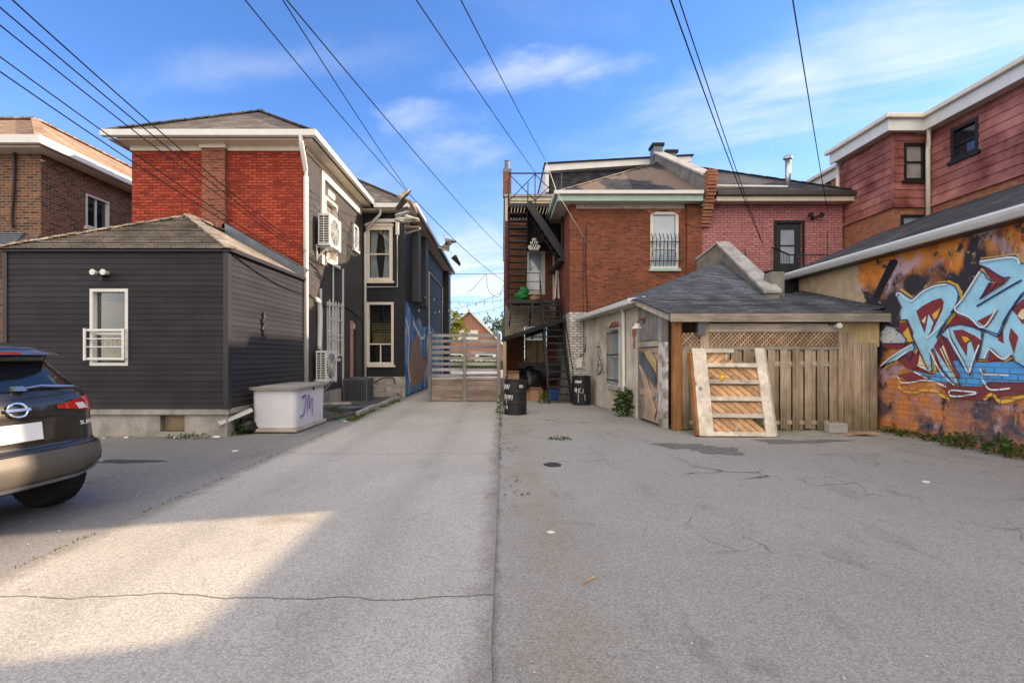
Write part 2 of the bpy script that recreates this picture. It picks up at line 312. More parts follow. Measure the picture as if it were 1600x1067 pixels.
def driveway():
    m, t, p = newmat('exposed_aggregate_concrete'); q = pos(t); s = nd(t, 'ShaderNodeSeparateXYZ', {0: q})
    big = noise(t, q, .35, 5., .6, .3); mid = noise(t, vscale(t, q, (1.6, .5, 1.)), 1.2, 6., .65)
    c = mix(t, mapr(t, big, .32, .68), (.40, .375, .33), (.50, .47, .42))
    c = mix(t, mapr(t, mid, .56, .76, 0., .45), c, (.24, .22, .195))
    for x0 in (-2.55, -1.0):
        tr = math_(t, 'ADD', math_(t, 'ABSOLUTE', math_(t, 'SUBTRACT', s.outputs[0], x0)), math_(t, 'MULTIPLY', noise(t, vscale(t, q, (1., .3, 1.)), 1.4, 5.), .5))
        c = mix(t, mapr(t, tr, .25, .55, .22, 0.), c, (.20, .185, .165))
    eg = math_(t, 'ADD', math_(t, 'MINIMUM', math_(t, 'ADD', s.outputs[0], 3.45), math_(t, 'MULTIPLY', s.outputs[0], -1.)), math_(t, 'MULTIPLY', noise(t, q, 3., 6., .7), -.35))
    c = mix(t, mapr(t, eg, -.12, .05, .6, 0.), c, (.17, .15, .12))
    c = mix(t, mapr(t, noise(t, q, 2.2, 7., .7), .60, .72, 0., .35), c, (.19, .17, .145))
    sp_ = nd(t, 'ShaderNodeTexVoronoi', {'Vector': q, 'Scale': 105.}); ag = nd(t, 'ShaderNodeSeparateColor', {0: sp_.outputs[1]}).outputs[0]
    fine = noise(t, q, 120., 3., .75)
    f = math_(t, 'MULTIPLY', mapr(t, ag, 0., 1., .74, 1.22), mapr(t, fine, .25, .75, .80, 1.2))
    c = mix(t, 1., c, nd(t, 'ShaderNodeCombineXYZ', {0: f, 1: f, 2: f}).outputs[0], 'MULTIPLY')
    w = math_(t, 'ADD', s.outputs[1], math_(t, 'MULTIPLY', noise(t, vscale(t, q, (1., .15, 1.)), 1.3, 4.), .30))
    k = math_(t, 'ABSOLUTE', math_(t, 'SUBTRACT', math_(t, 'FRACT', math_(t, 'DIVIDE', math_(t, 'ADD', w, 1.26), 4.42)), .0))
    k2 = math_(t, 'MINIMUM', k, math_(t, 'SUBTRACT', 1., k))
    cm = mapr(t, k2, .0006, .0022, 1., 0.)
    c = mix(t, math_(t, 'MULTIPLY', cm, .7), c, (.05, .045, .04))
    r = math_(t, 'SUBTRACT', nd(t, 'ShaderNodeVectorMath', {0: vscale(t, q, (1., 1.6, 1.)), 1: (-1.98, 7.1, 0.)}, operation='DISTANCE').outputs['Value'], math_(t, 'MULTIPLY', noise(t, q, 4., 4.), .3))
    c = mix(t, mapr(t, r, -.08, .14, .45, 0.), c, (.24, .155, .07))
    h = math_(t, 'ADD', math_(t, 'MULTIPLY', ag, .6), math_(t, 'ADD', fine, math_(t, 'MULTIPLY', cm, -3.)))
    setp(t, p, col=c, rough=.9, spec=.25, normal=bump(t, h, .6, .006)); return m
MT['drive'] = driveway()
MT['gravel'] = plain('dark_soil_and_gravel', (.085, .08, .075), .95, var=.6, scale=25., bmp=1., bscale=40.)
# ------------------------------------------------------------------ mesh builder
ORG = {}
class MB:
    def __init__(s): s.v = []; s.f = []; s.t = []; s.sm = False; s.tn = .5
    def face(s, pts, tn=None):
        i = len(s.v); s.v += [Vector(p) for p in pts]; s.f.append(list(range(i, i+len(pts)))); s.t.append(s.tn if tn is None else tn)
    def mesh(s, vs, fs, tn=None):
        i = len(s.v); s.v += [Vector(p) for p in vs]
        for f in fs: s.f.append([i+k for k in f]); s.t.append(s.tn if tn is None else tn)
    def hexa(s, b, t, tn=None):
        tn = random.random() if tn is None else tn; n = len(b)
        s.mesh(list(b)+list(t), [list(range(n))[::-1], list(range(n, 2*n))]+[[k, (k+1) % n, n+(k+1) % n, n+k] for k in range(n)], tn)
    def box(s, x0, x1, y0, y1, z0, z1, tn=None):
        s.hexa([(x0, y0, z0), (x1, y0, z0), (x1, y1, z0), (x0, y1, z0)], [(x0, y0, z1), (x1, y0, z1), (x1, y1, z1), (x0, y1, z1)], tn)
    def boxT(s, T, u0, u1, d0, d1, v0, v1, tn=None):
        s.hexa([T(u0, d0, v0), T(u1, d0, v0), T(u1, d1, v0), T(u0, d1, v0)], [T(u0, d0, v1), T(u1, d0, v1), T(u1, d1, v1), T(u0, d1, v1)], tn)
    def slab(s, pts, off, tn=None):
        o = Vector(off); s.hexa([Vector(p) for p in pts], [Vector(p)+o for p in pts], tn)
    def beam(s, p, q, w, h, up=(0, 0, 1), tn=None):
        p, q = Vector(p), Vector(q); d = (q-p).normalized(); u = Vector(up)
        if abs(d.dot(u)) > .98: u = Vector((0, 1, 0))
        a = d.cross(u).normalized(); b = a.cross(d).normalized(); a *= w/2; b *= h/2
        s.hexa([p-a-b, p+a-b, p+a+b, p-a+b], [q-a-b, q+a-b, q+a+b, q-a+b], tn)
    def tube(s, pts, r, n=8, tn=None):
        pts = [Vector(p) for p in pts]; rings = []
        for k, p in enumerate(pts):
            d = (pts[min(k+1, len(pts)-1)]-pts[max(k-1, 0)]).normalized()
            u = Vector((0, 0, 1)) if abs(d.z) < .9 else Vector((1, 0, 0))
            a = d.cross(u).normalized(); b = a.cross(d)
            rr = r[k] if hasattr(r, '__len__') else r
            rings.append([p+(a*math.cos(j*2*math.pi/n)+b*math.sin(j*2*math.pi/n))*rr for j in range(n)])
        vs = [v for g in rings for v in g]; fs = []
        for k in range(len(pts)-1):
            for j in range(n): fs.append([k*n+j, k*n+(j+1) % n, (k+1)*n+(j+1) % n, (k+1)*n+j])
        fs += [list(range(n))[::-1], list(range((len(pts)-1)*n, len(pts)*n))]
        s.mesh(vs, fs, tn)
    def lathe(s, prof, c, n=24, tn=None, ax='z'):
        c = Vector(c); vs = []; fs = []
        for r, z in prof:
            for j in range(n):
                a = j*2*math.pi/n; q = (r*math.cos(a), r*math.sin(a), z)
                q = {'z': q, 'y': (q[0], q[2], q[1]), 'x': (q[2], q[0], q[1])}[ax]
                vs.append(c+Vector(q))
        for k in range(len(prof)-1):
            for j in range(n): fs.append([k*n+j, k*n+(j+1) % n, (k+1)*n+(j+1) % n, (k+1)*n+j])
        fs += [list(range(n))[::-1], list(range((len(prof)-1)*n, len(prof)*n))]
        s.mesh(vs, fs, tn)
    def blob(s, c, r, n=10, jit=.15, tn=None, seed=0):
        c = Vector(c); vs = []; fs = []
        for i in range(n+1):
            for j in range(2*n):
                th = math.pi*i/n; ph = math.pi*j/n
                d = Vector((math.sin(th)*math.cos(ph), math.sin(th)*math.sin(ph), math.cos(th)))
                k = 1+jit*mnoise.noise(d*2.3+Vector((seed*7.1, seed*3.3, 0)))*2
                vs.append(c+Vector((d.x*r[0], d.y*r[1], d.z*r[2]))*k)
        for i in range(n):
            for j in range(2*n): fs.append([i*2*n+j, i*2*n+(j+1) % (2*n), (i+1)*2*n+(j+1) % (2*n), (i+1)*2*n+j])
        s.mesh(vs, fs, tn)
    def grid(s, fn, nu, nv, tn=None):
        vs = [fn(i/nu, j/nv) for i in range(nu+1) for j in range(nv+1)]
        s.mesh(vs, [[i*(nv+1)+j, (i+1)*(nv+1)+j, (i+1)*(nv+1)+j+1, i*(nv+1)+j+1] for i in range(nu) for j in range(nv)], tn)
    def wall(s, T, u0, u1, v0, v1, holes=(), reveal=.14, tn=None):
        us = sorted({u0, u1}|{h[i] for h in holes for i in (0, 1)}); vs = sorted({v0, v1}|{h[i] for h in holes for i in (2, 3)})
        for a, b in zip(us, us[1:]):
            for c, d in zip(vs, vs[1:]):
                m = ((a+b)/2, (c+d)/2)
                if any(h[0] < m[0] < h[1] and h[2] < m[1] < h[3] for h in holes): continue
                s.face([T(a, 0, c), T(b, 0, c), T(b, 0, d), T(a, 0, d)], tn)
        for a, b, c, d in [h[:4] for h in holes]:
            for p, q in (((a, c), (b, c)), ((b, c), (b, d)), ((b, d), (a, d)), ((a, d), (a, c))):
                s.face([T(p[0], 0, p[1]), T(q[0], 0, q[1]), T(q[0], -reveal, q[1]), T(p[0], -reveal, p[1])], tn)
    def clap(s, T, u0, u1, v0, v1, h, lip=.016, holes=()):
        n = max(1, round((v1-v0)/h)); h = (v1-v0)/n
        for k in range(n):
            a, b = v0+k*h, v0+(k+1)*h
            segs = [(u0, u1)]
            for H in holes:
                if H[2] < (a+b)/2 < H[3]:
                    ns = []
                    for x0, x1 in segs:
                        if H[0] > x0 and H[1] < x1: ns += [(x0, H[0]), (H[1], x1)]
                        else: ns.append((x0, x1))
                    segs = ns
            cut = []
            for x0, x1 in segs:
                x = x0; nx = x0+random.uniform(.6, 3.4)
                while nx < x1-.5: cut.append((x, nx-.0025)); x = nx; nx += random.uniform(2.6, 3.6)
                cut.append((x, x1))
            for x0, x1 in cut:
                tn = random.random()
                s.face([T(x0, lip, a), T(x1, lip, a), T(x1, lip*.25, b), T(x0, lip*.25, b)], tn)
                s.face([T(x0, lip, a), T(x1, lip, a), T(x1, 0, a), T(x0, 0, a)], tn)
        s.face([T(u0, 0, v1), T(u1, 0, v1), T(u1, lip*.25, v1), T(u0, lip*.25, v1)])
    def build(s, name, mat, parent=None, label=None, smooth=False, local=False, bevel=0, origin=None):
        if parent is not None: org = Vector((0, 0, 0)) if local else ORG[parent.name]
        elif origin is not None: org = Vector(origin)
        else:
            xs = [v.x for v in s.v]; ys = [v.y for v in s.v]; zs = [v.z for v in s.v]
            org = Vector(((min(xs)+max(xs))/2, (min(ys)+max(ys))/2, min(zs)))
        me = bpy.data.meshes.new(name); me.from_pydata([tuple(v-org) for v in s.v], [], s.f)
        at = me.attributes.new('tone', 'FLOAT', 'FACE'); at.data.foreach_set('value', s.t)
        if smooth: me.polygons.foreach_set('use_smooth', [True]*len(me.polygons))
        me.materials.append(MT[mat] if isinstance(mat, str) else mat); me.update()
        o = bpy.data.objects.new(name, me); COL.objects.link(o)
        if parent is not None: o.parent = parent
        else: o.location = org
        ORG[o.name] = org
        if label: o['label'] = label
        if bevel:
            b = o.modifiers.new('bevel', 'BEVEL'); b.width = bevel; b.segments = 2; b.limit_method = 'ANGLE'
        return o
def thing(name, label, cat, loc=(0, 0, 0), rz=0, group=None):
    o = bpy.data.objects.new(name, None); COL.objects.link(o); o.empty_display_size = .2
    o.location = loc; o.rotation_euler = (0, 0, rz); o['label'] = label; o['category'] = cat
    if group: o['group'] = group
    ORG[o.name] = Vector(loc); return o
def tag(o, label, cat, group=None):
    o['label'] = label; o['category'] = cat
    if group: o['group'] = group
    return o
def struct(o, kind='structure'): o['kind'] = kind; return o
def copy_tree(o, loc, label, group=None, rot=None):
    c = o.copy(); COL.objects.link(c); c.location = loc; c['label'] = label
    if rot is not None: c.rotation_euler = rot
    if group: c['group'] = group
    for ch in o.children:
        d = ch.copy(); COL.objects.link(d); d.parent = c
        for g in ch.children:
            e = g.copy(); COL.objects.link(e); e.parent = d
    return c
def TY(y): return lambda u, d, v: Vector((u, y-d, v))       # a wall that faces the camera
def TXp(x): return lambda u, d, v: Vector((x+d, u, v))      # a wall that faces right
def TXm(x): return lambda u, d, v: Vector((x-d, u, v))      # a wall that faces left
def window(parent, T, u0, u1, v0, v1, fw=.06, inset=.09, cols=1, rows=2, pane='pane_dark', frame='white', sill=True, curtain=False, split=.5, proud=.02, name='window'):
    m = MB()
    m.boxT(T, u0, u0+fw, -inset, proud, v0, v1); m.boxT(T, u1-fw, u1, -inset, proud, v0, v1)
    m.boxT(T, u0+fw, u1-fw, -inset, proud, v1-fw, v1); m.boxT(T, u0+fw, u1-fw, -inset, proud, v0, v0+fw)
    if rows == 2:
        vm = v0+(v1-v0)*split; m.boxT(T, u0+fw, u1-fw, -inset, -inset+.055, vm-.025, vm+.025)
    for k in range(1, cols):
        um = u0+(u1-u0)*k/cols; m.boxT(T, um-.02, um+.02, -inset, -inset+.05, v0+fw, v1-fw)
    w = m.build(name, frame, parent)
    q = MB(); q.boxT(T, u0+fw*.9, u1-fw*.9, -inset-.012, -inset+.012, v0+fw*.9, v1-fw*.9); q.build('pane', pane, w)
    if sill:
        q = MB(); q.boxT(T, u0-.06, u1+.06, 0.002, .09, v0-.09, v0-.004); q.build('sill', frame if sill is True else sill, w)
    if curtain:
        for sgn in (0, 1):
            def fn(a, b, sgn=sgn):
                wd = (u1-u0)*(.40-.22*(1-abs(b-.55))*.9)
                uu = (u0+fw+a*wd) if sgn == 0 else (u1-fw-a*wd)
                return T(uu, -inset-.12+.03*math.sin(a*22), v0+fw+b*(v1-v0-2*fw))
            q = MB(); q.grid(fn, 24, 12); q.build('curtain', 'curtain', w, smooth=True)
    if pane == 'glass':
        q = MB(); q.boxT(T, u0-.1, u1+.1, -inset-.7, -inset-.66, v0-.1, v1+.1); q.build('room_back', 'room', w)
    return w
def ribbon(mb, pts, w, n, closed=False):
    """a painted stroke: flat strip through pts lying in the plane with normal n"""
    pts = [Vector(p) for p in pts]; n = Vector(n)
    if closed: pts = pts+[pts[0]]
    L, R = [], []
    for k, p in enumerate(pts):
        d = (pts[min(k+1, len(pts)-1)]-pts[max(k-1, 0)])
        if closed and k in (0, len(pts)-1): d = pts[1]-pts[-2]
        s = n.cross(d).normalized()*w/2; L.append(p+s); R.append(p-s)
    vs = L+R; m = len(pts)
    mb.mesh(vs, [[k, k+1, m+k+1, m+k] for k in range(m-1)])
def smoothpts(pts, k=5):
    pts = [Vector(p) for p in pts]; out = []
    for i in range(len(pts)-1):
        p0, p1, p2, p3 = pts[max(i-1, 0)], pts[i], pts[i+1], pts[min(i+2, len(pts)-1)]
        for j in range(k):
            t = j/k; out.append(.5*((2*p1)+(p2-p0)*t+(2*p0-5*p1+4*p2-p3)*t*t+(3*p1-p0-3*p2+p3)*t**3))
    return out+[pts[-1]]
def hip_roof(mb, x0, x1, y0, y1, z, s, th=.05, tx=None):
    """hip roof on an eave rectangle; ridge along the longer side"""
    w = min(x1-x0, y1-y0)/2
    if y1-y0 >= x1-x0: a, b = ((x0+x1)/2, y0+w, z+w*s), ((x0+x1)/2, y1-w, z+w*s)
    else: a, b = (x0+w, (y0+y1)/2, z+w*s), (x1-w, (y0+y1)/2, z+w*s)
    c = [(x0, y0, z), (x1, y0, z), (x1, y1, z), (x0, y1, z)]
    if y1-y0 >= x1-x0: fs = [[c[0], c[1], a], [c[1], c[2], b, a], [c[2], c[3], b], [c[3], c[0], a, b]]
    else: fs = [[c[0], c[1], b, a], [c[1], c[2], b], [c[2], c[3], a, b], [c[3], c[0], a]]
    for f in fs: mb.face(f)
    mb.face([(p[0], p[1], p[2]-.004) for p in c])
    return Vector(a), Vector(b)
def hip_caps(mb, lines, w=.22, th=.035):
    for p, q in lines:
        p, q = Vector(p), Vector(q); n = max(2, int((q-p).length/.3))
        for k in range(n):
            a = p.lerp(q, k/n); b = p.lerp(q, (k+1.08)/n)
            mb.beam(a+Vector((0, 0, .012+.012*(k % 2))), b+Vector((0, 0, .03)), w, th)
exec_parts = []
# ================================================================== the ground
g = MB(); g.face([(-400, -400, 0), (400, -400, 0), (400, 400, 0), (-400, 400, 0)])
struct(g.build('asphalt_yard', 'asphalt', origin=(0, 0, 0)))
g = MB()
rng = random.Random(3)
lft = [(-3.43+rng.uniform(-.02, .02), -4+k*.5, .006) for k in range(84)]
rgt = [(-.05+rng.uniform(-.018, .018), -4+k*.5, .006) for k in range(84)]
for k in range(83): g.face([lft[k], rgt[k], rgt[k+1], lft[k+1]])
struct(g.build('concrete_driveway', 'drive', origin=(0, 0, 0)))
g = MB(); g.face([(-60, 43, .008), (60, 43, .008), (60, 53, .008), (-60, 53, .008)])
struct(g.build('far_street', 'asphalt', origin=(0, 0, 0)))
g = MB(); g.face([(-60, 55, .012), (60, 55, .012), (60, 90, .012), (-60, 90, .012)])
lawn = plain('mown_grass', (.11, .14, .03), .95, var=.4, scale=3.)
struct(g.build('far_lawn', lawn, origin=(0, 0, 0)))
g = MB()   # raised bed beside the house
g.slab([(-5.09, 11.1, .0), (-4.0, 11.1, .0), (-3.72, 12.2, .0), (-3.70, 17.75, .0), (-5.09, 17.75, .0)], (0, 0, .07))
struct(g.build('gravel_bed', 'gravel', origin=(0, 0, 0)))
g = MB()
for k in range(6):
    a = 12.3+k*.82; g.box(-3.72+.02*math.sin(k*3), -3.60+.02*math.sin(k*3), a, a+.79, 0, .11+.02*math.sin(k*2.1))
struct(g.build('bed_kerb', 'conc_cap', origin=(0, 0, 0), bevel=.012))
# flat things and stains on the ground
def puddle(name, c, rx, ry, mat, kind, z, n=28, jit=.25, sd=0):
    m = MB(); pts = []
    for k in range(n):
        a = k*2*math.pi/n; j = 1+jit*mnoise.noise(Vector((math.cos(a)*1.7, math.sin(a)*1.7, sd)))*2
        pts.append((c[0]+rx*math.cos(a)*j, c[1]+ry*math.sin(a)*j, z))
    m.face(pts); return struct(m.build(name, mat))
tarm = plain('fresh_tar', (.045, .045, .045), .8, var=.3, bmp=.5)
oilm = plain('oil_stain', (.15, .146, .14), .9, var=.35, scale=12., bmp=.4)
ra = P(866, 726, 1).x, 6.7
puddle('tar_patch', (.71, 6.7), .13, .14, tarm, None, .005, jit=.1)
puddle('oil_stain', (3.42, 7.78), .40, .3, oilm, None, .005, sd=3, n=60, jit=.4)
puddle('oil_stain', (-5.35, 6.9), .5, .10, tarm, None, .005, jit=.5, sd=5)
puddle('oil_stain', (3.0, 8.1), .5, .2, oilm, None, .0065, jit=.5, sd=8)
puddle('damp_stain', (5.2, 8.55), .75, .22, oilm, None, .005, jit=.5, sd=11)
puddle('tar_patch', (.16, 2.05), .13, .1, tarm, None, .005, jit=.5, sd=17)

# ================================================================== neighbour far left
NB = thing('brown_brick_house', 'dark brown brick house at far left with tan hip roof and sliding window', 'house', (-17, 20, 0))
m = MB(); m.wall(TY(13.0), -22, -12.4, 0, 6.95)
hs = [(14.4, 15.25, 5.38, 6.36), (15.9, 16.4, 5.15, 5.6)]
m.wall(TXp(-12.4), 13.0, 28, 0, 6.95, hs); m.wall(TXm(-22), 13.0, 28, 0, 6.95); m.wall(lambda u, d, v: Vector((u, 28+d, v)), -22, -12.4, 0, 6.95)
m.build('wall', 'dark_brick', NB)
window(NB, TXp(-12.4), 14.4, 15.25, 5.38, 6.36, cols=2, rows=1, fw=.05)
window(NB, TXp(-12.4), 15.9, 16.4, 5.15, 5.6, rows=1, fw=.05)
m = MB(); e = dict(x0=-22.4, x1=-12.0, y0=12.55, y1=28.4, z=7.22)
s_ = .63; w_ = 3.0
c = [(-22.4, 12.55, 7.22), (-12, 12.55, 7.22), (-12, 28.4, 7.22), (-22.4, 28.4, 7.22)]
d = [(-19.4, 15.55, 9.11), (-15, 15.55, 9.11), (-15, 25.4, 9.11), (-19.4, 25.4, 9.11)]
for k in range(4): m.face([c[k], c[(k+1) % 4], d[(k+1) % 4], d[k]])
m.face(d)
rf = m.build('roof', 'roof_tan', NB)
m = MB(); hip_caps(m, [(c[1], d[1]), (d[1], d[2]), (d[0], d[1])]); m.build('hip_cap', 'roof_tan', rf)
m = MB(); m.box(-22.36, -12.04, 12.6, 28.36, 6.955, 7.0); m.build('soffit', 'soffit', NB)
m = MB(); m.box(-22.4, -11.9, 12.44, 12.58, 7.005, 7.215); m.box(-12.02, -11.9, 12.59, 28.4, 7.005, 7.215); m.build('gutter', 'white', NB)
m = MB(); m.tube([(-13.05, 12.94, 6.95), (-13.05, 12.94, 6.3), (-13.12, 12.94, 5.2), (-13.1, 12.94, 4.95)], .035); m.build('pipe', 'black', NB)
m = MB()
for k in range(6): m.beam((-15.2, 12.3+.045*k, 4.36+.065*k), (-12.35, 12.3+.045*k, 4.36+.065*k), .10, .03)
m.box(-12.36, -12.28, 12.2, 12.98, 4.3, 4.42); m.beam((-12.3, 12.95, 4.72), (-12.3, 12.2, 4.36), .05, .06)
tag(m.build('metal_awning', 'flash'), 'slatted blue grey metal awning on the brown brick house behind the charcoal siding extension', 'awning')

# ================================================================== red brick house
RH = thing('red_brick_house', 'two storey house with red painted rear brick, black painted side brick and white gutters', 'house', (-6.8, 20, 0))
m = MB(); m.wall(TY(12.5), -9.57, -5.09, 0, 6.92); m.wall(TXm(-9.57), 12.5, 17.9, 0, 6.92); m.build('rear_wall', 'red_brick', RH)
m = MB(); m.box(-7.68, -7.09, 12.36, 12.497, 3.2, 6.82); m.build('brick_pier', 'pier_brick', RH)
sh = [(13.9, 14.95, 4.3, 6.15), (16.5, 17.0, 5.2, 6.05), (14.05, 14.95, 1.45, 3.1), (16.3, 17.0, .5, 2.7)]
m = MB(); m.wall(TXp(-5.09), 12.5, 17.8, .5, 6.92, sh, reveal=.2); m.build('side_wall', 'black_brick', RH)
m = MB(); m.box(-5.2, -5.07, 12.52, 17.79, 0, .5); m.build('foundation', 'conc_found', RH)
m = MB(); e1 = (-9.9, -4.7, 12.05)
c = [(-9.9, 12.05, 7.12), (-4.7, 12.05, 7.12)]; pk = (-7.3, 14.65, 8.92); ry = 21.5
m.face([c[0], c[1], pk]); m.face([c[1], (-4.7, 18.2, 7.12), (-7.3, ry, 8.92), pk]); m.face([(-9.9, 18.2, 7.12), c[0], pk, (-7.3, ry, 8.92)])
rf = m.build('roof', 'roof_brown', RH)
m = MB(); hip_caps(m, [(c[0], pk), (c[1], pk), (pk, (-7.3, 18.5, 8.92))], w=.2); m.build('hip_cap', 'roof_dark', rf)
m = MB(); m.box(-9.86, -4.74, 12.1, 18.0, 6.925, 6.96); m.build('soffit', 'soffit', RH)
m = MB(); m.box(-9.96, -4.6, 11.95, 12.09, 6.965, 7.13); m.box(-4.72, -4.6, 12.092, 17.4, 6.965, 7.13); m.build('gutter', 'white', RH, bevel=.02)
m = MB(); m.box(-9.57, -7.7, 12.44, 12.497, 6.80, 6.922); m.box(-7.07, -5.12, 12.44, 12.497, 6.80, 6.922); m.box(-7.72, -7.05, 12.32, 12.43, 6.83, 6.922)
m.box(-5.087, -5.04, 12.55, 17.79, 6.80, 6.922); m.build('frieze_board', 'cream', RH)
m = MB(); m.tube([(-4.98, 12.0, 6.97), (-4.98, 12.0, 6.8), (-5.02, 12.36, 6.3), (-5.03, 12.42, 6.1), (-5.03, 12.42, .75)], .062, 10); m.build('downspout', 'white', RH, smooth=True)
# openings of the side wall
T = TXp(-5.09)
window(RH, T, 13.9, 14.95, 4.3, 6.15, fw=.09, inset=.16, frame='cream', pane='pane_tan')
m = MB(); m.boxT(T, 13.55, 13.75, .003, .06, 4.1, 6.72); m.boxT(T, 13.76, 17.3, .003, .07, 6.55, 6.72); m.boxT(T, 13.95, 14.5, .003, .09, 6.17, 6.33); m.build('white_trim', 'cream', RH)
window(RH, T, 16.5, 17.0, 5.2, 6.05, fw=.07, inset=.05, rows=1, pane='pane_sky', proud=.05)
w = window(RH, T, 14.05, 14.95, 1.45, 3.1, fw=.08, inset=.12, pane='pane_sky')
m = MB()
for k in range(5): m.boxT(T, 13.98+k*.26-.013, 13.98+k*.26+.013, .10, .125, 1.5, 3.15)
for z in (1.55, 2.0, 2.15, 2.6, 3.05): m.boxT(T, 13.95, 15.06, .126, .145, z-.015, z+.015)
m.build('security_bars', 'white', w)
m = MB(); m.boxT(T, 16.32, 16.98, -.16, -.10, .52, 2.45); dr = m.build('door', 'door_dark', RH)
m = MB(); m.boxT(T, 16.24, 16.38, -.02, .06, .5, 2.7); m.build('door_frame', 'pink_door', dr)
m = MB(); m.boxT(T, 16.39, 16.98, -.14, -.06, 2.47, 2.68); m.build('fanlight', 'white', dr)
m = MB(); m.boxT(T, 13.5, 13.56, .003, .05, .8, 3.4); m.boxT(T, 15.4, 15.45, .003, .05, .55, 4.3); m.tube([T(14.45, .05, .75), T(14.45, .05, 4.2)], .022, 6); m.build('conduit', 'white', RH)
m = MB(); m.tube(smoothpts([T(12.55, .03, 3.15), T(14, .03, 2.95), T(15.6, .03, 3.1), T(17.7, .03, 2.8)]), .014, 5); m.tube(smoothpts([T(12.55, .03, 4.0), T(13.4, .03, 3.8), T(13.6, .03, 3.2), T(13.62, .03, 2.6)]), .014, 5); m.build('wall_cable', 'black', RH)
# the deeper wing with the mural
WY, WX = 17.8, -3.58
m = MB()
bh = [(-5.0, -4.02, 4.28, 6.28), (-4.98, -3.98, 1.2, 3.5)]
m.wall(TY(WY), -5.09, WX, .76, 6.78, bh, reveal=.14); m.wall(TXp(WX), WY, 31, .0, 6.78); m.wall(TXm(-10), WY, 31, 0, 6.78); m.wall(TY(WY), -10, -9.57, 0, 6.78)
m.wall(lambda u, d, v: Vector((u, 31+d, v)), -10, WX, 0, 6.78)
m.build('wing_wall', 'bay_black', RH)
m = MB(); m.box(-5.08, WX+.03, WY-.06, WY+.02, 0, .757); m.build('stone_base', 'stone', RH, bevel=.02)
for a, b, c_, d_ in ((19.3, 20.0, .24, 3.7), (21.3, 22.0, .24, 3.7), (29.9, 31, .3, 0)):
    m = MB(); m.box(WX+.002, WX+c_, a, b, d_, 6.77); m.build('chimney_breast', 'black_brick', RH)
m = MB(); z = 6.98
hip_roof(m, -10.4, -3.13, 17.35, 31.4, 6.98, .66); rf = m.build('wing_roof', 'roof_brown', RH)
m = MB(); hip_caps(m, [((-3.13, 17.35, 6.98), (-6.765, 20.985, 9.38))], w=.2); m.build('hip_cap', 'roof_dark', rf)
m = MB(); m.box(-10.36, -3.17, 17.4, 31.36, 6.785, 6.82); m.build('wing_soffit', 'soffit', RH)
m = MB(); m.box(-4.59, -3.03, 17.27, 17.38, 6.825, 6.985); m.box(-3.14, -3.03, 17.382, 23.6, 6.825, 6.985); m.build('wing_gutter', 'white', RH, bevel=.02)
m = MB(); m.box(-3.14, -3.03, 23.61, 31.4, 6.825, 6.985); m.build('dark_wing_gutter', 'dark_gutter', RH)
m = MB(); m.tube([(-4.35, 17.42, 6.84), (-4.4, 17.5, 6.65), (-4.95, 17.68, 6.2), (-5.0, 17.7, 6.0), (-5.0, 17.7, .55)], .05, 8); m.build('wing_downspout', 'white', RH, smooth=True)
m = MB(); m.box(-4.7, -3.78, 17.66, 17.77, 6.42, 6.53); m.box(-3.88, -3.77, 17.66, 17.77, 5.95, 6.42)
m.tube([(-3.83, 17.72, 5.95), (-3.83, 17.72, 4.05), (-4.95, 17.74, 4.05)], .02, 6); m.build('conduit', 'white', RH)
Tb = TY(WY)
w = window(RH, Tb, -5.0, -4.02, 4.28, 6.28, fw=.12, inset=.1, frame='cream', pane='glass', curtain=True, split=.5)
m = MB()
for k in range(9):
    a, b = k/9, (k+1)/9; f = lambda t: .16*math.sin(math.pi*t)
    m.hexa([Tb(-5.04+1.06*a, .003, 6.29), Tb(-5.04+1.06*b, .003, 6.29), Tb(-5.04+1.06*b, .05, 6.29), Tb(-5.04+1.06*a, .05, 6.29)], [Tb(-5.04+1.06*a, .003, 6.36+f(a)), Tb(-5.04+1.06*b, .003, 6.36+f(b)), Tb(-5.04+1.06*b, .05, 6.36+f(b)), Tb(-5.04+1.06*a, .05, 6.36+f(a))])
m.build('arched_head', 'cream', w)
w = window(RH, Tb, -4.98, -3.98, 1.2, 3.5, fw=.09, inset=.1, frame='cream', pane='glass', split=.33)
m = MB(); m.boxT(Tb, -4.5, -4.46, -.1, -.05, 1.29, 1.93); m.build('mullion', 'cream', w)
m = MB()
for k in range(5): m.boxT(Tb, -4.9, -4.06, -.5, -.48, 2.35+.09*k, 2.39+.09*k)
m.boxT(Tb, -4.9, -4.06, -.6, -.55, 2.0, 2.35); m.build('shelf_of_jars', 'yellow_ply', w)
T = TXp(WX)
m = MB(); m.tube([T(23.4, .06, 2.4), T(23.4, .06, 5.6), T(28.7, .06, 5.6), T(28.7, .06, .4)], .035, 6); m.build('wing_conduit', 'white', RH)
# blue and orange mural
def muralmat():
    m, t, p = newmat('blue_mural_paint'); uv, z = wall_uv(t)
    n = noise(t, vscale(t, uv, (1.1, .45, 1.)), 1.5, 5., .6, 1.2)
    r = nd(t, 'ShaderNodeValToRGB', {0: n}); e = r.color_ramp; e.elements[0].position = .30; e.elements[0].color = (.01, .03, .10, 1); e.elements[1].position = .72; e.elements[1].color = (.70, .78, .82, 1)
    for q, c in ((.40, (.02, .10, .34)), (.50, (.04, .24, .62)), (.60, (.30, .42, .58))):
        x = e.elements.new(q); x.color = c4(c)
    b = nd(t, 'ShaderNodeTexBrick', {'Vector': uv, 'Scale': 1., 'Mortar Size': .011, 'Brick Width': .215, 'Row Height': .073})
    c = mix(t, math_(t, 'MULTIPLY', b.outputs[1], .6), r.outputs[0], (.02, .03, .05))
    setp(t, p, col=c, rough=.6, normal=bump(t, math_(t, 'MULTIPLY', b.outputs[1], -1.), .6, .008)); return m
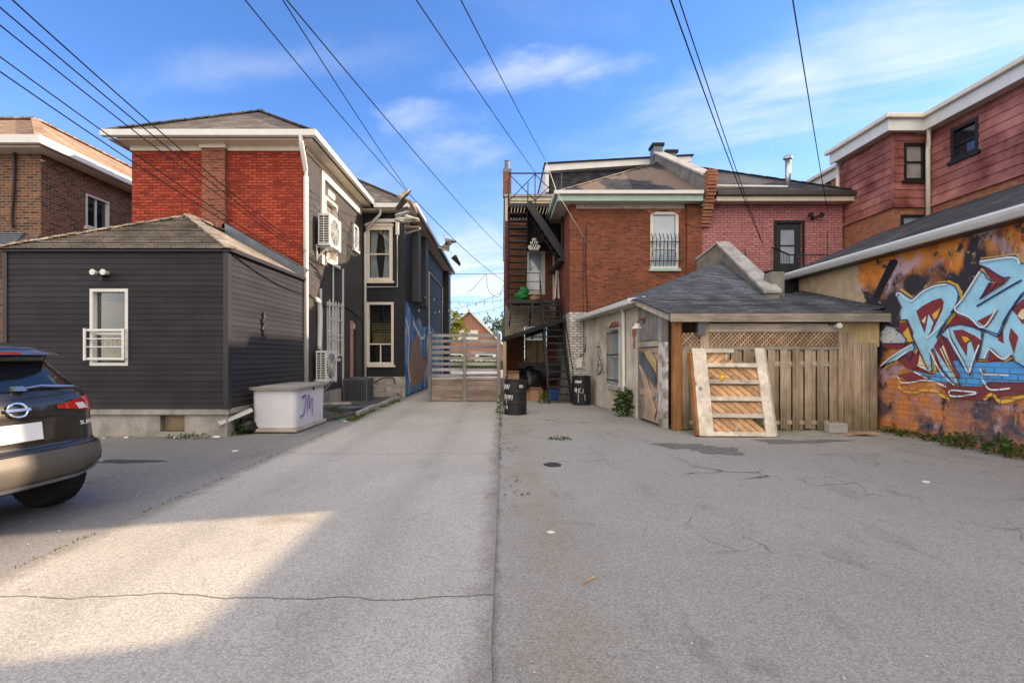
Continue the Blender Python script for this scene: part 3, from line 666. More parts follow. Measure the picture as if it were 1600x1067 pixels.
MT['mural_blue'] = muralmat()
def orangemat():
    m, t, p = newmat('orange_mural_paint'); uv, z = wall_uv(t)
    n = noise(t, uv, 1.6, 5., .6, .6)
    c = mix(t, mapr(t, n, .35, .65), (.20, .16, .14), (.52, .19, .04))
    b = nd(t, 'ShaderNodeTexBrick', {'Vector': uv, 'Scale': 1., 'Mortar Size': .011, 'Brick Width': .215, 'Row Height': .073})
    c = mix(t, math_(t, 'MULTIPLY', b.outputs[1], .5), c, (.1, .06, .04))
    setp(t, p, col=c, rough=.6, normal=bump(t, math_(t, 'MULTIPLY', b.outputs[1], -1.), .6, .008)); return m
MT['mural_orange'] = orangemat()
m = MB(); top = [(17.83, 3.62), (18.4, 3.5), (19.2, 3.2), (20.2, 2.95), (20.9, 3.2), (22, 2.8), (24, 3.1), (27, 2.7), (29.8, 2.9)]
m.face([T(17.83, .004, .05)]+[T(u, .004, v) for u, v in top[::1]][0:0]+[T(29.8, .004, .05)]+[T(u, .004, v) for u, v in top[::-1]])
mu = m.build('blue_mural', 'mural_blue', RH)
def ragged(pts, amp, sd, k=6):
    q = smoothpts([(a, b, 0) for a, b in list(pts)+[pts[0]]], k)[:-1]
    return [(p.x+amp*mnoise.noise(Vector((p.x*3.1, p.y*3.1, sd))), p.y+amp*mnoise.noise(Vector((p.x*3.1, p.y*3.1, sd+9)))) for p in q]
m = MB(); m.face([T(u, .009, v) for u, v in ragged(((18.7, .6), (19.2, .35), (20.3, .3), (21.6, .5), (22.6, .9), (22.8, 1.5), (21.9, 1.5), (21.2, 2.0), (20.4, 2.35), (19.5, 2.2), (19.1, 1.6), (18.8, 1.2)), .35, 3)])
m.build('orange_figure', 'mural_orange', mu)
m = MB()
for st, w_ in (([(18.1, 2.9), (18.6, 2.2), (18.4, 1.2), (18.9, .5)], .16), ([(19.4, 2.9), (20.4, 2.6), (21.5, 2.3), (22.5, 2.5)], .14), ([(22.9, .5), (23.4, 1.4), (23.2, 2.3), (24.4, 2.7)], .2)): ribbon(m, [T(u.x, .013, u.y) for u in smoothpts([(a, b, 0) for a, b in st])], w_, (1, 0, 0))
m.build('pale_swirl', 'ac_white', mu)

# ================================================================== charcoal siding extension
SHD = thing('siding_extension', 'low hip roofed extension clad in charcoal horizontal vinyl siding on a concrete base', 'extension', (-7.17, 10.7, 0))
T = TY(9.0); wh = (-7.66, -6.95, 1.33, 2.76)
m = MB(); m.clap(T, -9.19, -5.17, .53, 3.44, .105, holes=[wh]); m.wall(T, -9.25, -5.09, .53, 3.44, [wh], reveal=.12)
T2 = TXp(-5.10); m.clap(T2, 9.07, 12.49, .53, 3.44, .105); m.wall(T2, 9.0, 12.5, .53, 3.44); m.wall(TXm(-9.25), 9.0, 12.5, .53, 3.44); m.clap(TXm(-9.25), 9.07, 12.45, .53, 3.44, .105)
m.build('siding', 'siding', SHD)
m = MB(); m.box(-9.27, -9.19, 8.97, 9.05, .53, 3.44); m.box(-5.17, -5.075, 8.965, 9.07, .53, 3.44); m.box(-9.33, -5.0, 8.93, 9.0, 3.445, 3.52); m.box(-5.09, -5.0, 9.002, 12.49, 3.445, 3.52); m.build('corner_trim', 'siding_trim', SHD)
m = MB(); m.wall(TY(9.05), -9.2, -6.40, 0, .525); m.wall(TY(9.05), -5.94, -5.14, 0, .525); m.wall(TY(9.05), -6.40, -5.94, 0, .10); m.wall(TY(9.05), -6.4, -5.94, .46, .525)
m.wall(TXp(-5.14), 9.05, 12.5, 0, .525); m.wall(TY(9.2), -6.5, -5.9, 0, .525)
for a, b in ((-6.4, -6.4), (-5.94, -5.94)): m.face([(a, 9.05, .1), (a, 9.2, .1), (a, 9.2, .46), (a, 9.05, .46)])
m.build('foundation', 'conc_found', SHD)
m = MB(); m.box(-9.2, -5.1, 9.0, 9.06, .41, .528); m.box(-5.16, -5.06, 9.061, 12.48, .43, .528); m.build('base_flashing', 'conc_cap', SHD, bevel=.015)
m = MB(); m.box(-6.38, -5.96, 9.15, 9.19, .10, .46); m.build('vent_board', 'wood_grey', SHD)
m = MB(); z = 3.49; R = -7.175; w_ = 2.175; zr = z+w_*.56; ya = 8.9
A, B_, C_, D_ = (-9.35, ya, z), (-5.0, ya, z), (-5.0, 12.49, z), (-9.35, 12.49, z); p1, p2 = (R, ya+w_, zr), (R, 12.49, zr)
m.face([A, B_, p1]); m.face([B_, C_, p2, p1]); m.face([D_, A, p1, p2]); m.face([(v[0], v[1], v[2]-.01) for v in (A, B_, C_, D_)])
for k in range(23):     # shingle courses on the front slope
    f = k/23; a = Vector(A).lerp(Vector(p1), f); b = Vector(B_).lerp(Vector(p1), f)
    m.beam(a+Vector((0, .01, .012)), b+Vector((0, .01, .012)), .05, .012)
rf = m.build('roof', 'roof_annex', SHD)
m = MB(); hip_caps(m, [(A, p1), (B_, p1), (p1, p2)], w=.2); m.build('hip_cap', 'roof_annex', rf)
m = MB(); m.beam((R+.0, 12.42, zr+.10), (-5.02, 12.42, z+.12), .12, .26); m.build('wall_flashing', 'flash', rf)
w = window(SHD, T, *wh, fw=.055, inset=.09, rows=2, pane='glass', split=.42, sill=False)
m = MB()
for k in range(26): m.boxT(T, -7.59, -7.02, -.16, -.157, 1.40+.044*k, 1.434+.044*k)
m.build('blind', 'blind', w)
m = MB()
for z in (1.46, 1.68, 1.83, 1.99): m.boxT(T, wh[0]-.06, wh[1]-.03, .05, .075, z-(.022 if z in (1.46, 1.99) else .01), z+(.022 if z in (1.46, 1.99) else .01))
for x in (-7.70, -6.99): m.boxT(T, x-.02, x+.025, .076, .095, 1.43, 2.02)
m.build('window_guard', 'white', w)
def text_mesh(s, size, T, u, v, d, name, mat, parent, flip=False, ex=.004):
    cu = bpy.data.curves.new('txt', 'FONT'); cu.body = s; cu.size = size; cu.extrude = ex; cu.align_x = 'CENTER'
    ob = bpy.data.objects.new('txt', cu); COL.objects.link(ob); dg = bpy.context.evaluated_depsgraph_get(); dg.update()
    me = bpy.data.meshes.new_from_object(ob.evaluated_get(dg)); bpy.data.objects.remove(ob)
    mb = MB(); mb.mesh([T(u+(-1 if flip else 1)*q.co.x, d+q.co.z, v+q.co.y) for q in me.vertices], [list(p.vertices) for p in me.polygons])
    return mb.build(name, mat, parent, local=False)
m = MB(); m.boxT(T, -7.45, -7.04, -.125, -.12, 1.42, 1.86); sg = m.build('poster', 'room', w)
text_mesh('NO', .2, T, -7.34, 1.68, -.115, 'poster_lettering', 'yellow', w, flip=True)
text_mesh('THRU', .1, T, -7.32, 1.49, -.115, 'poster_lettering', 'yellow', w, flip=True)
m = MB(); m.tube(smoothpts([T2(9.1, .03, 3.42), T2(10.2, .03, 3.22), T2(11.4, .03, 3.1), T2(12.45, .03, 3.08)]), .012, 5); m.build('side_cable', 'black', SHD)
# twin floodlight
fl = thing('floodlight', 'twin headed white floodlight on charcoal siding above the barred window', 'floodlight', (-7.38, 8.98, 3.0))
m = MB(); m.lathe([(.05, -.03), (.05, .02)], (-7.38, 8.97, 3.02), 12, ax='y'); m.tube([(-7.46, 8.9, 3.03), (-7.38, 8.93, 3.0), (-7.3, 8.9, 3.04)], .02, 6); m.build('mount', 'black', fl)
for x in (-7.47, -7.28):
    m = MB(); m.lathe([(.03, .07), (.045, .0), (.055, -.05), (.05, -.055)], (x, 8.86, 3.04), 14, ax='y'); m.build('lamp_head', 'ac_white', fl, smooth=False)
m = MB(); m.lathe([(.045, -.03), (.05, .0)], (-7.37, 8.9, 2.93), 10, ax='y'); m.build('sensor', 'black', fl)
m = MB()
yb = 10.3
m.tube([(-5.06, yb, 2.75), (-5.05, yb, 2.45)], .004, 4)
m.blob((-5.05, yb, 2.33), (.02, .06, .14), 8, .3, seed=1); m.blob((-5.05, yb-.06, 2.24), (.02, .06, .06), 7, .3, seed=2); m.blob((-5.05, yb, 2.08), (.02, .07, .16), 8, .4, seed=3)
tag(m.build('black_ornament', 'black'), 'ragged black ornament hanging on a string against the siding', 'ornament')
# ================================================================== brown / pink brick double house on the right
HY = 16.2
DH = thing('brick_double_house', 'two storey double house, left half brown brick, right half pink painted brick, shared hip roof', 'house', (6.8, 20, 0))
T = TY(HY); bw = (4.98, 5.92, 4.44, 6.34)
m = MB(); m.wall(T, 2.27, 6.67, 3.0, 6.6, [bw], reveal=.12)
TL = TXm(2.27); m.wall(TL, 16.2, 20.3, 3.0, 6.6)
m.build('brown_brick_wall', 'house_brick', DH)
m = MB(); m.wall(T, 2.27, 3.6, .62, 3.0); m.wall(TL, 16.2, 20.3, .0, 3.0); m.build('white_brick_base', 'white_brick', DH)
m = MB(); m.wall(T, 2.27, 3.6, 0, .62); m.build('bare_brick_base', 'pier_brick', DH)
m = MB(); dh = (9.2, 10.06, 3.78, 5.97)
m.wall(T, 6.67, 11.43, 2.8, 6.6, [dh], reveal=.1); m.wall(TXp(11.43), 16.2, 25, 2.8, 6.6); m.build('pink_brick_wall', 'pink_brick', DH)
m = MB(); m.box(6.18, 6.665, HY-.10, HY-.003, 3.0, 6.52); m.build('corner_pier', 'house_brick', DH)
m = MB()
for k in range(12):
    a = math.pi*(.27+.46*k/12); b = math.pi*(.27+.46*(k+.9)/12); c0 = (5.45, 5.72)
    pts = [(c0[0]-math.cos(q)*r, c0[1]+math.sin(q)*r) for r, q in ((.68, a), (.68, b), (.9, b), (.9, a))]
    m.hexa([T(u, .002, v) for u, v in pts], [T(u, .022, v) for u, v in pts])
m.build('window_arch', 'lower_brick', DH)
w = window(DH, T, *bw, fw=.09, inset=.08, pane='pane_sky', split=.36, sill='mint')
m = MB()
for z in (4.68, 5.32): m.boxT(T, 4.9, 6.0, .06, .085, z, z+.025)
for k in range(8):
    u = 5.0+k*.128; m.tube([T(u, .095, 4.5), T(u+.03, .095, 5.4), T(u-.01, .11, 5.6)], .012, 5)
    if k % 2 == 0: m.tube([T(u+.06, .095, 4.7), T(u, .1, 5.2), T(u+.06, .11, 5.55)], .009, 4)
m.build('security_bars', 'black', w)
m = MB(); m.boxT(T, 9.21, 10.05, -.09, -.05, 3.79, 5.96); dr = m.build('back_door', 'door_dark', DH)
m = MB(); m.boxT(T, 9.37, 9.82, -.049, -.03, 5.24, 5.74); m.boxT(T, 9.37, 9.82, -.049, -.03, 4.62, 5.18); m.build('pane', 'pane_sky', dr)
m = MB(); m.lathe([(.03, -.0), (.03, .03)], T(9.97, -.02, 4.85), 8, ax='y'); m.lathe([(.03, -.0), (.03, .03)], T(9.97, -.02, 4.7), 8, ax='y'); m.build('handle', 'chrome', dr)
m = MB(); m.boxT(T, 9.12, 9.2, .003, .03, 3.78, 6.05); m.boxT(T, 10.06, 10.14, .003, .03, 3.78, 6.05); m.boxT(T, 9.2, 10.06, .003, .03, 5.97, 6.05); m.build('door_frame', 'black', dr)
# roof: the left half patched, the right half charcoal
E0, E1, EY, EZ, SL = 1.8, 11.72, 15.72, 6.86, .594
px_, w_ = (E0+E1)/2, (E1-E0)/2; pk = (px_, EY+w_, EZ+w_*SL)
m = MB(); m.face([(E0, EY, EZ), (px_, EY, EZ), pk]); m.face([(E0, EY+2*w_, EZ), (E0, EY, EZ), pk]); lroof = m.build('brown_roof', 'roof_patched', DH)
m = MB(); m.face([(px_, EY, EZ), (E1, EY, EZ), pk]); m.face([(E1, EY, EZ), (E1, EY+2*w_, EZ), pk]); m.face([(E1, EY+2*w_, EZ), (E0, EY+2*w_, EZ), pk]); rroof = m.build('charcoal_roof', 'roof_dark', DH)
m = MB(); hip_caps(m, [((E0, EY, EZ), pk)], w=.16, th=.03); m.build('hip_cap', 'roof_annex', lroof)
m = MB(); hip_caps(m, [((E1, EY, EZ), pk)], w=.2, th=.03); m.build('hip_cap', 'roof_dark', rroof)
m = MB(); m.box(E0+.05, E1-.05, EY+.05, 25.5, 6.60, 6.63); m.build('soffit', 'soffit', DH)
m = MB(); m.box(E0, 6.55, EY-.10, EY+.0, 6.76, 6.885); m.box(E0-.10, E0, EY-.1, 19.6, 6.76, 6.885); m.build('pale_gutter', 'white', DH, bevel=.02)
m = MB(); m.box(E0+.02, 6.55, EY+.01, EY+.06, 6.565, 6.758); m.box(E0+.01, E0+.06, EY+.062, 20.2, 6.565, 6.758); m.build('mint_fascia', 'mint', DH)
m = MB(); m.box(7.0, E1+.08, EY-.10, EY+.0, 6.72, 6.885); m.box(E1, E1+.1, EY+.002, 25, 6.72, 6.885); m.build('dark_gutter', 'dark_gutter', DH, bevel=.02)
m = MB(); m.box(7.0, E1-.02, EY+.01, EY+.06, 6.565, 6.718); m.build('tan_fascia', 'soffit', DH)
m = MB(); m.box(2.5, 6.1, HY-.05, HY-.003, 6.44, 6.598); m.build('frieze_board', 'wood_pale', DH)
# fire wall with corbelled end
m = MB(); zt = lambda y: EZ+.62+(y-EY)*SL*.93
m.hexa([(6.58, EY+.1, 6.4), (6.94, EY+.1, 6.4), (6.98, 20.9, 8.8), (6.62, 20.9, 8.8)], [(6.58, EY+.1, zt(EY+.1)-.09), (6.94, EY+.1, zt(EY+.1)-.09), (6.98, 20.9, zt(20.9)-.09), (6.62, 20.9, zt(20.9)-.09)])
fw_ = m.build('fire_wall', 'conc_dark', DH)
m = MB(); m.hexa([(6.52, EY+.05, zt(EY)-.088), (7.0, EY+.05, zt(EY)-.088), (7.04, 20.95, zt(20.95)-.088), (6.56, 20.95, zt(20.95)-.088)], [(6.52, EY+.05, zt(EY)), (7.0, EY+.05, zt(EY)), (7.04, 20.95, zt(20.95)), (6.56, 20.95, zt(20.95))]); m.build('coping', 'conc_cap', fw_, bevel=.02)
m = MB()
for k in range(17):
    z = 5.82+k*.1; f = min(1., k/12); m.box(6.62, 6.92+.02*(k % 2), HY-.12-.58*f-.015*(k % 2), HY-.001 if z < 6.4 else EY+.09, z, z+.088)
m.build('corbel', 'lower_brick', fw_, bevel=.008)
chs = []
for a in ((6.6, 7.0, 21.0, 21.5, 9.2, 10.65), (7.15, 7.6, 21.0, 21.5, 9.0, 10.35)):
    m = MB(); m.box(*a); ch = m.build('chimney', 'flash', DH); m = MB(); m.box(a[0]-.06, a[1]+.06, a[2]-.06, a[3]+.06, a[5]+.002, a[5]+.12); m.build('chimney_cap', 'blacktar', ch)
vy = 16.55; vz = EZ+(vy-EY)*SL
m = MB(); m.tube([(9.8, vy, vz-.2), (9.8, vy, vz+.92)], .085, 12); vt = m.build('vent_stack', 'galv', DH, smooth=True)
m = MB(); m.lathe([(.14, .90), (.15, .96), (.09, 1.02), (.02, 1.05)], (9.8, vy, vz), 14); m.build('cowl', 'galv', vt)
m = MB(); yy = 16.15; zz_ = EZ+(yy-EY)*SL+.08; m.tube([(7.1, yy, zz_), (9.55, yy+.02, zz_-.02)], .045, 8); m.build('roof_pipe', 'white', DH)
m = MB(); m.tube(smoothpts([T(2.83, .03, 5.85), T(2.8, .03, 4.5), T(2.86, .03, 3.2), T(2.8, .03, 1.8), T(2.6, .03, 1.5)]), .014, 5); m.tube([T(2.72, .03, 5.5), T(2.74, .03, 1.4)], .007, 5); m.tube([T(10.9, .02, 5.7), T(10.93, .02, 3.8)], .012, 5); m.tube([T(8.15, .02, 5.05), T(8.15, .02, 4.0)], .012, 5); m.build('wall_cable', 'black', DH)
m = MB(); m.boxT(T, 2.5, 2.68, .003, .09, 1.12, 1.42); m.build('meter_box', 'white', DH, bevel=.01)
fl2 = thing('floodlight', 'small twin headed black floodlight on the pink brick wall beside the back door', 'floodlight', (10.4, HY-.1, 6.15))
m = MB(); m.lathe([(.05, -.05), (.05, .1)], T(10.4, .05, 6.12), 10, ax='y'); m.tube([T(10.25, .15, 6.15), T(10.4, .1, 6.1), T(10.52, .15, 6.16)], .025, 6); m.build('mount', 'black', fl2)
for u in (10.2, 10.56):
    m = MB(); m.lathe([(.04, .06), (.08, -.05), (.085, -.07)], T(u, .2, 6.17), 12, ax='y'); m.build('lamp_head', 'black', fl2)
# dark slate attic behind
AT = thing('slate_attic_block', 'flat roofed attic storey clad in dark slate with a white fascia behind the brown roof', 'attic', (5, 26, 0))
m = MB(); m.box(2.2, 8.3, 22.0, 31, 6.0, 9.9); m.build('wall', 'dark_shingle', AT)
m = MB(); m.hexa([(1.95, 21.7, 9.82), (8.5, 21.7, 10.25), (8.5, 31.2, 10.25), (1.95, 31.2, 9.82)], [(1.95, 21.7, 10.12), (8.5, 21.7, 10.5), (8.5, 31.2, 10.5), (1.95, 31.2, 10.12)]); m.build('fascia', 'white', AT)
m = MB(); m.hexa([(1.9, 21.62, 10.125), (8.6, 21.62, 10.505), (8.6, 31.3, 10.505), (1.9, 31.3, 10.125)], [(1.9, 21.62, 10.18), (8.6, 21.62, 10.56), (8.6, 31.3, 10.56), (1.9, 31.3, 10.18)]); m.build('roof_edge', 'blacktar', AT)
m = MB(); m.box(1.96, 2.12, 21.72, 31, 8.9, 9.818); m.build('return_fascia', 'white', AT)
# recessed rear wing with the iron stairs
RW = thing('brick_rear_wing', 'tall narrow brick wing with white painted lower brick behind the iron fire escape', 'wing', (1.2, 26, 0))
RY = 20.3; T3 = TY(RY); dw = (1.0, 1.82, 4.1, 6.0); bd = (.95, 1.9, .95, 2.75)
m = MB(); m.wall(T3, .14, 2.27, 3.62, 7.2, [dw], reveal=.12); m.wall(TXm(.14), RY, 34, 3.62, 7.2); m.build('upper_wall', 'house_brick', RW)
m = MB(); m.wall(T3, .14, 2.27, 2.35, 3.62, [(.95, 1.9, 2.35, 2.75)]); m.wall(TXm(.14), RY, 34, .0, 3.62); m.build('white_wall', 'white_brick_dirty', RW)
m = MB(); m.wall(T3, .14, 2.27, 0, 2.35, [(.95, 1.9, .95, 2.35)]); m.build('lower_wall', 'pier_brick', RW)
m = MB(); m.box(.14, 2.27, RY+.01, 34, 7.2, 8.2); m.build('cream_parapet', 'cream_stucco', RW)
m = MB(); m.box(.08, 2.3, RY-.06, 34.1, 8.202, 8.30); m.build('parapet_cap', 'conc_cap', RW)
m = MB(); m.box(.05, .40, RY-.05, RY+.5, 8.302, 9.25); ch = m.build('chimney', 'pier_brick', RW)
m = MB(); m.box(.05, .40, RY-.04, RY+.49, 9.253, 9.38); m.build('chimney_cap', 'flash', ch); m = MB(); m.lathe([(.12, 9.382), (.10, 9.75), (.12, 9.78)], (.225, RY+.2, 0), 10); m.build('chimney_pot', 'flash', ch)
w = window(RW, T3, *dw, fw=.15, inset=.08, rows=1, pane='pane_sky', sill=False, name='glazed_door')
m = MB(); m.tube([(2.17, RY-.1, 6.5), (2.17, RY-.1, 3.7)], .04, 8); m.build('downspout', 'white', RW)
m = MB(); m.boxT(T3, .97, 1.88, -.05, -.02, .97, 2.2); m.build('boarded_window', 'board', RW)
m = MB(); m.boxT(T3, 1.45, 1.55, -.019, .0, .98, 2.2); m.boxT(T3, 1.0, 1.06, -.019, .01, .98, 2.2); m.build('board_batten', 'wood_orange', RW)
m = MB(); m.boxT(T3, .97, 1.88, -.1, -.06, 2.21, 2.74); m.build('transom', 'pane_dark', RW)

# ================================================================== fire escape
FE = thing('fire_escape', 'black iron fire escape with stacked stairs and landings up the brick wing', 'fire escape', (1.2, 18, 0))
def flight(pr, a0, a1, b0, b1, n, tw=.2, sw=.16, th=.03):
    """stair between left stringer a0-a1 and right stringer b0-b1 (top to bottom)"""
    fr = MB(); fr.beam(a0, a1, .05, sw); fr.beam(b0, b1, .05, sw); fr.build('stringer', 'black', pr)
    t = MB(); a0, a1, b0, b1 = map(Vector, (a0, a1, b0, b1))
    for k in range(1, n):
        p, q = a0.lerp(a1, k/n), b0.lerp(b1, k/n); t.beam(p, q, tw, th)
    t.build('treads', 'black', pr)
PZ = 7.12
m = MB()
for k in range(16): m.box(.26+k*.123, .36+k*.123, 17.7, 20.2, PZ-.03, PZ)
m.box(.24, 2.22, 17.66, 17.72, PZ-.16, PZ-.031); m.box(.24, .30, 17.721, 20.25, PZ-.16, PZ-.031); m.box(2.14, 2.22, 17.721, 20.25, PZ-.16, PZ-.031); m.box(.301, 2.139, 19.0, 19.06, PZ-.16, PZ-.031); m.build('upper_landing', 'black', FE)
m = MB(); rl = lambda p, q, r=.02: m.tube([p, q], r, 6)
yz = 17.69
for x in (.27, 1.22, 2.18): rl((x, yz, PZ-.1), (x, yz, PZ+1.08), .022)
rl((.27, yz, PZ+1.08), (2.2, yz, PZ+1.08), .025); rl((.27, yz, PZ+.06), (2.2, yz, PZ+.06), .018)
for a, b in ((.27, 1.22), (1.22, 2.18)): rl((a, yz, PZ+.08), (b, yz, PZ+1.05), .016); rl((a, yz, PZ+1.05), (b, yz, PZ+.08), .016)
for y in (19.0, 20.2): rl((.27, y, PZ-.1), (.27, y, PZ+1.08), .022)
rl((.27, yz, PZ+1.08), (.27, 20.2, PZ+1.08), .022); rl((.27, yz, PZ+.5), (.27, 20.2, PZ+.5), .016)
m.build('upper_railing', 'black', FE)
# steep head-on flight between the landings
flight(FE, (.27, 18.0, PZ-.05), (.29, 19.5, 3.75), (.95, 18.0, PZ-.05), (.97, 19.5, 3.75), 14, tw=.26, sw=.2, th=.045)
# crossing flight with closed risers seen from below
flight(FE, (.95, 17.55, PZ-.02), (2.32, 17.55, 5.05), (.95, 18.3, PZ-.02), (2.32, 18.3, 5.05), 9, tw=.26, sw=.26)
m = MB(); m.hexa([(.95, 17.58, PZ-.15), (2.2, 17.58, 5.2), (2.2, 18.28, 5.2), (.95, 18.28, PZ-.15)], [(.95, 17.58, PZ-.12), (2.2, 17.58, 5.23), (2.2, 18.28, 5.23), (.95, 18.28, PZ-.12)]); m.build('stair_soffit', 'blacktar', FE)
m = MB(); m.box(1.0, 2.2, 18.6, 20.2, 5.9, PZ-.17); m.build('dark_housing', 'blacktar', FE)
m = MB(); m.box(2.02, 2.24, 17.5, 20.2, 4.95, 5.05); m.box(2.16, 2.22, 17.6, 17.68, 5.05, PZ-.17); m.build('side_landing', 'black', FE)
MZ = 3.66
m = MB()
for k in range(14): m.box(.26+k*.123, .36+k*.123, 18.35, 20.2, MZ-.03, MZ)
m.box(.24, 2.1, 18.3, 18.36, MZ-.14, MZ-.031); m.box(.24, .3, 18.361, 20.25, MZ-.14, MZ-.031); m.build('lower_landing', 'black', FE)
m = MB()
for x in (.33, 1.15): m.beam((x, 20.25, MZ-.9), (x, 18.5, MZ-.15), .05, .05); m.box(x-.04, x+.04, 18.32, 18.38, MZ-.75, MZ-.141)
m.build('bracket', 'black', FE)
m = MB()
for x in (.27, 1.45): rl((x, 18.33, MZ), (x, 18.33, MZ+1.0), .02)
for z in (MZ+.35, MZ+.68, MZ+1.0): rl((.27, 18.33, z), (1.45, 18.33, z), .016)
rl((.27, 18.33, MZ), (.27, 18.33, PZ-.1), .03)
m.build('lower_railing', 'black', FE)
flight(FE, (1.46, 18.35, MZ), (1.52, 15.45, .03), (2.12, 18.35, MZ), (2.26, 15.45, .03), 15, tw=.25, sw=.22, th=.045)
m = MB()
for x in (.24, .98):
    for dz in (.5, .95): m.tube([(x, 18.0, PZ+dz-.1), (x, 19.5, 3.75+dz)], .02, 6)
    for k in range(5): f = k/4; m.tube([(x, 18+1.5*f, PZ-.1-(PZ-3.85)*f), (x, 18+1.5*f, PZ+.85-(PZ-3.85)*f)], .016, 6)
m.build('flight_rail', 'black', FE)
m = MB()
for k in range(9): y = 17.75+k*.3; m.tube([(2.2, y, PZ-.1), (2.2, y, PZ+1.0)], .014, 5)
m.tube([(2.2, 17.7, PZ+1.02), (2.2, 20.2, PZ+1.02)], .022, 6); m.build('side_railing', 'black', FE)
m = MB()
for x0, x1 in ((1.44, 1.5), (2.15, 2.3)): m.tube([(x0, 18.3, MZ+.95), (x1, 15.5, .9)], .018, 6); m.tube([(x1, 15.5, .9), (x1, 15.5, .0)], .018, 6); m.tube([((x0+x1)/2, 16.9, 1.85), ((x0+x1)/2, 16.9, 2.7)], .015, 6)
m.build('stair_rail', 'black', FE)
ch = thing('chandelier', 'small crystal chandelier hanging under the upper fire escape landing', 'chandelier', (1.3, 18.4, 5.5))
m = MB(); m.tube([(1.22, 18.2, PZ-.17), (1.22, 18.2, 5.9)], .008, 5); m.build('chain', 'black', ch)
m = MB()
for r, z, n in ((.06, 5.9, 6), (.13, 5.78, 9), (.21, 5.62, 14), (.17, 5.55, 12)):
    for k in range(n): a = k*2*math.pi/n; m.blob((1.22+r*math.cos(a), 18.2+r*math.sin(a), z), (.024, .024, .05), 4, 0)
m.build('crystals', 'crystal', ch)
m = MB(); m.blob((.75, 18.9, MZ+.17), (.27, .22, .17), 10, .3, seed=4); m.blob((.86, 18.9, MZ+.38), (.18, .18, .16), 8, .3, seed=6)
tag(m.build('green_sack', 'green_bag', smooth=True), 'bright green sack lying on the lower fire escape landing', 'sack')
m = MB(); m.blob((1.3, 18.8, MZ+.10), (.22, .15, .1), 7, .35, seed=9); tag(m.build('rag_heap', 'card', smooth=True), 'crumpled brown cloth beside the green sack on the landing', 'cloth')
m = MB()
for dx in (0, .14): m.beam((2.0+dx, 18.2, MZ+.02), (2.14+dx*.5, 18.9, MZ+1.2), .06, .03)
tag(m.build('leaning_boards', 'wood_pale'), 'pale narrow boards leaning at the top of the lower stairs', 'boards')

# ================================================================== lean-to under the stairs
LT = thing('lean_to', 'black felt lean-to roof on timber posts under the lower landing', 'lean-to', (1.1, 18.5, 0))
m = MB(); m.hexa([(.0, 16.95, 2.02), (2.2, 16.95, 2.72), (2.2, 20.2, 2.82), (.0, 20.2, 2.12)], [(.0, 16.95, 2.16), (2.2, 16.95, 2.88), (2.2, 20.2, 2.98), (.0, 20.2, 2.28)]); m.build('roof', 'blacktar', LT)
m = MB(); m.box(.04, .16, 17.0, 17.12, 0, 2.03); m.build('post', 'wood_grey', LT)
m = MB()
for k in range(14): m.box(.05, .08, 17.15+k*.22, 17.34+k*.22, .02, 2.0)
m.build('side_boards', 'blacktar', LT)
m = MB()
for k in range(15): m.box(.65+k*.11, .75+k*.11, 18.6, 18.63, .75, 1.28)
m.box(.6, 2.3, 18.635, 18.68, 1.1, 1.16); m.box(.6, 2.3, 18.635, 18.68, .8, .86)
tag(m.build('black_picket_panel', 'black'), 'low black picket panel standing under the lean-to roof', 'fence panel')
for k, (p, r) in enumerate((((.5, 17.5, .42), (.45, .4, .42)), ((1.1, 17.9, .5), (.42, .4, .5)), ((1.0, 18.4, .62), (.5, .4, .45)))):
    m = MB(); m.blob(p, r, 10, .25, seed=20+k)
    tag(m.build('rubbish_bag', 'bag', smooth=True), ['black rubbish bag just behind the tagged oil drum', 'black rubbish bag behind the open cardboard carton', 'black rubbish bag heaped at the back of the lean-to'][k], 'bag', 'black bags under the lean-to')
for k, (x, y, s, h, lab) in enumerate(((1.22, 16.5, .42, .36, 'open brown cardboard carton with a raised flap on the ground by the stairs'), (.40, 16.9, .4, .9, 'brown cardboard carton half hidden behind the tagged oil drum'), (.95, 16.6, .3, .28, 'small flattened brown carton left of the open carton'))):
    bx = thing('carton', lab, 'box', (x, y, 0), .25*(k-1), 'cardboard cartons under the lean-to')
    m = MB(); m.box(-s/2, s/2, -s/2, s/2, 0, h); m.build('box', 'card', bx, local=True, bevel=.01)
    m = MB(); m.hexa([(-s/2, -s/2, h+.004), (s/2, -s/2, h+.004), (s/2, -s/2-.12, h+.10), (-s/2, -s/2-.12, h+.10)], [(-s/2, -s/2, h+.012), (s/2, -s/2, h+.012), (s/2, -s/2-.12, h+.11), (-s/2, -s/2-.12, h+.11)]); m.build('flap', 'card', bx, local=True)
m = MB()
for z0, z1, r in ((.02, .36, .2),): m.hexa([(1.60, 16.35, z0), (1.92, 16.35, z0), (1.92, 16.7, z0), (1.60, 16.7, z0)], [(1.56, 16.31, z1), (1.96, 16.31, z1), (1.96, 16.74, z1), (1.56, 16.74, z1)])
m.box(1.54, 1.98, 16.29, 16.76, z1+.003, z1+.04); tag(m.build('blue_bin', 'blue_bin', bevel=.02), 'blue plastic recycling bin behind the foot of the iron stairs', 'bin')
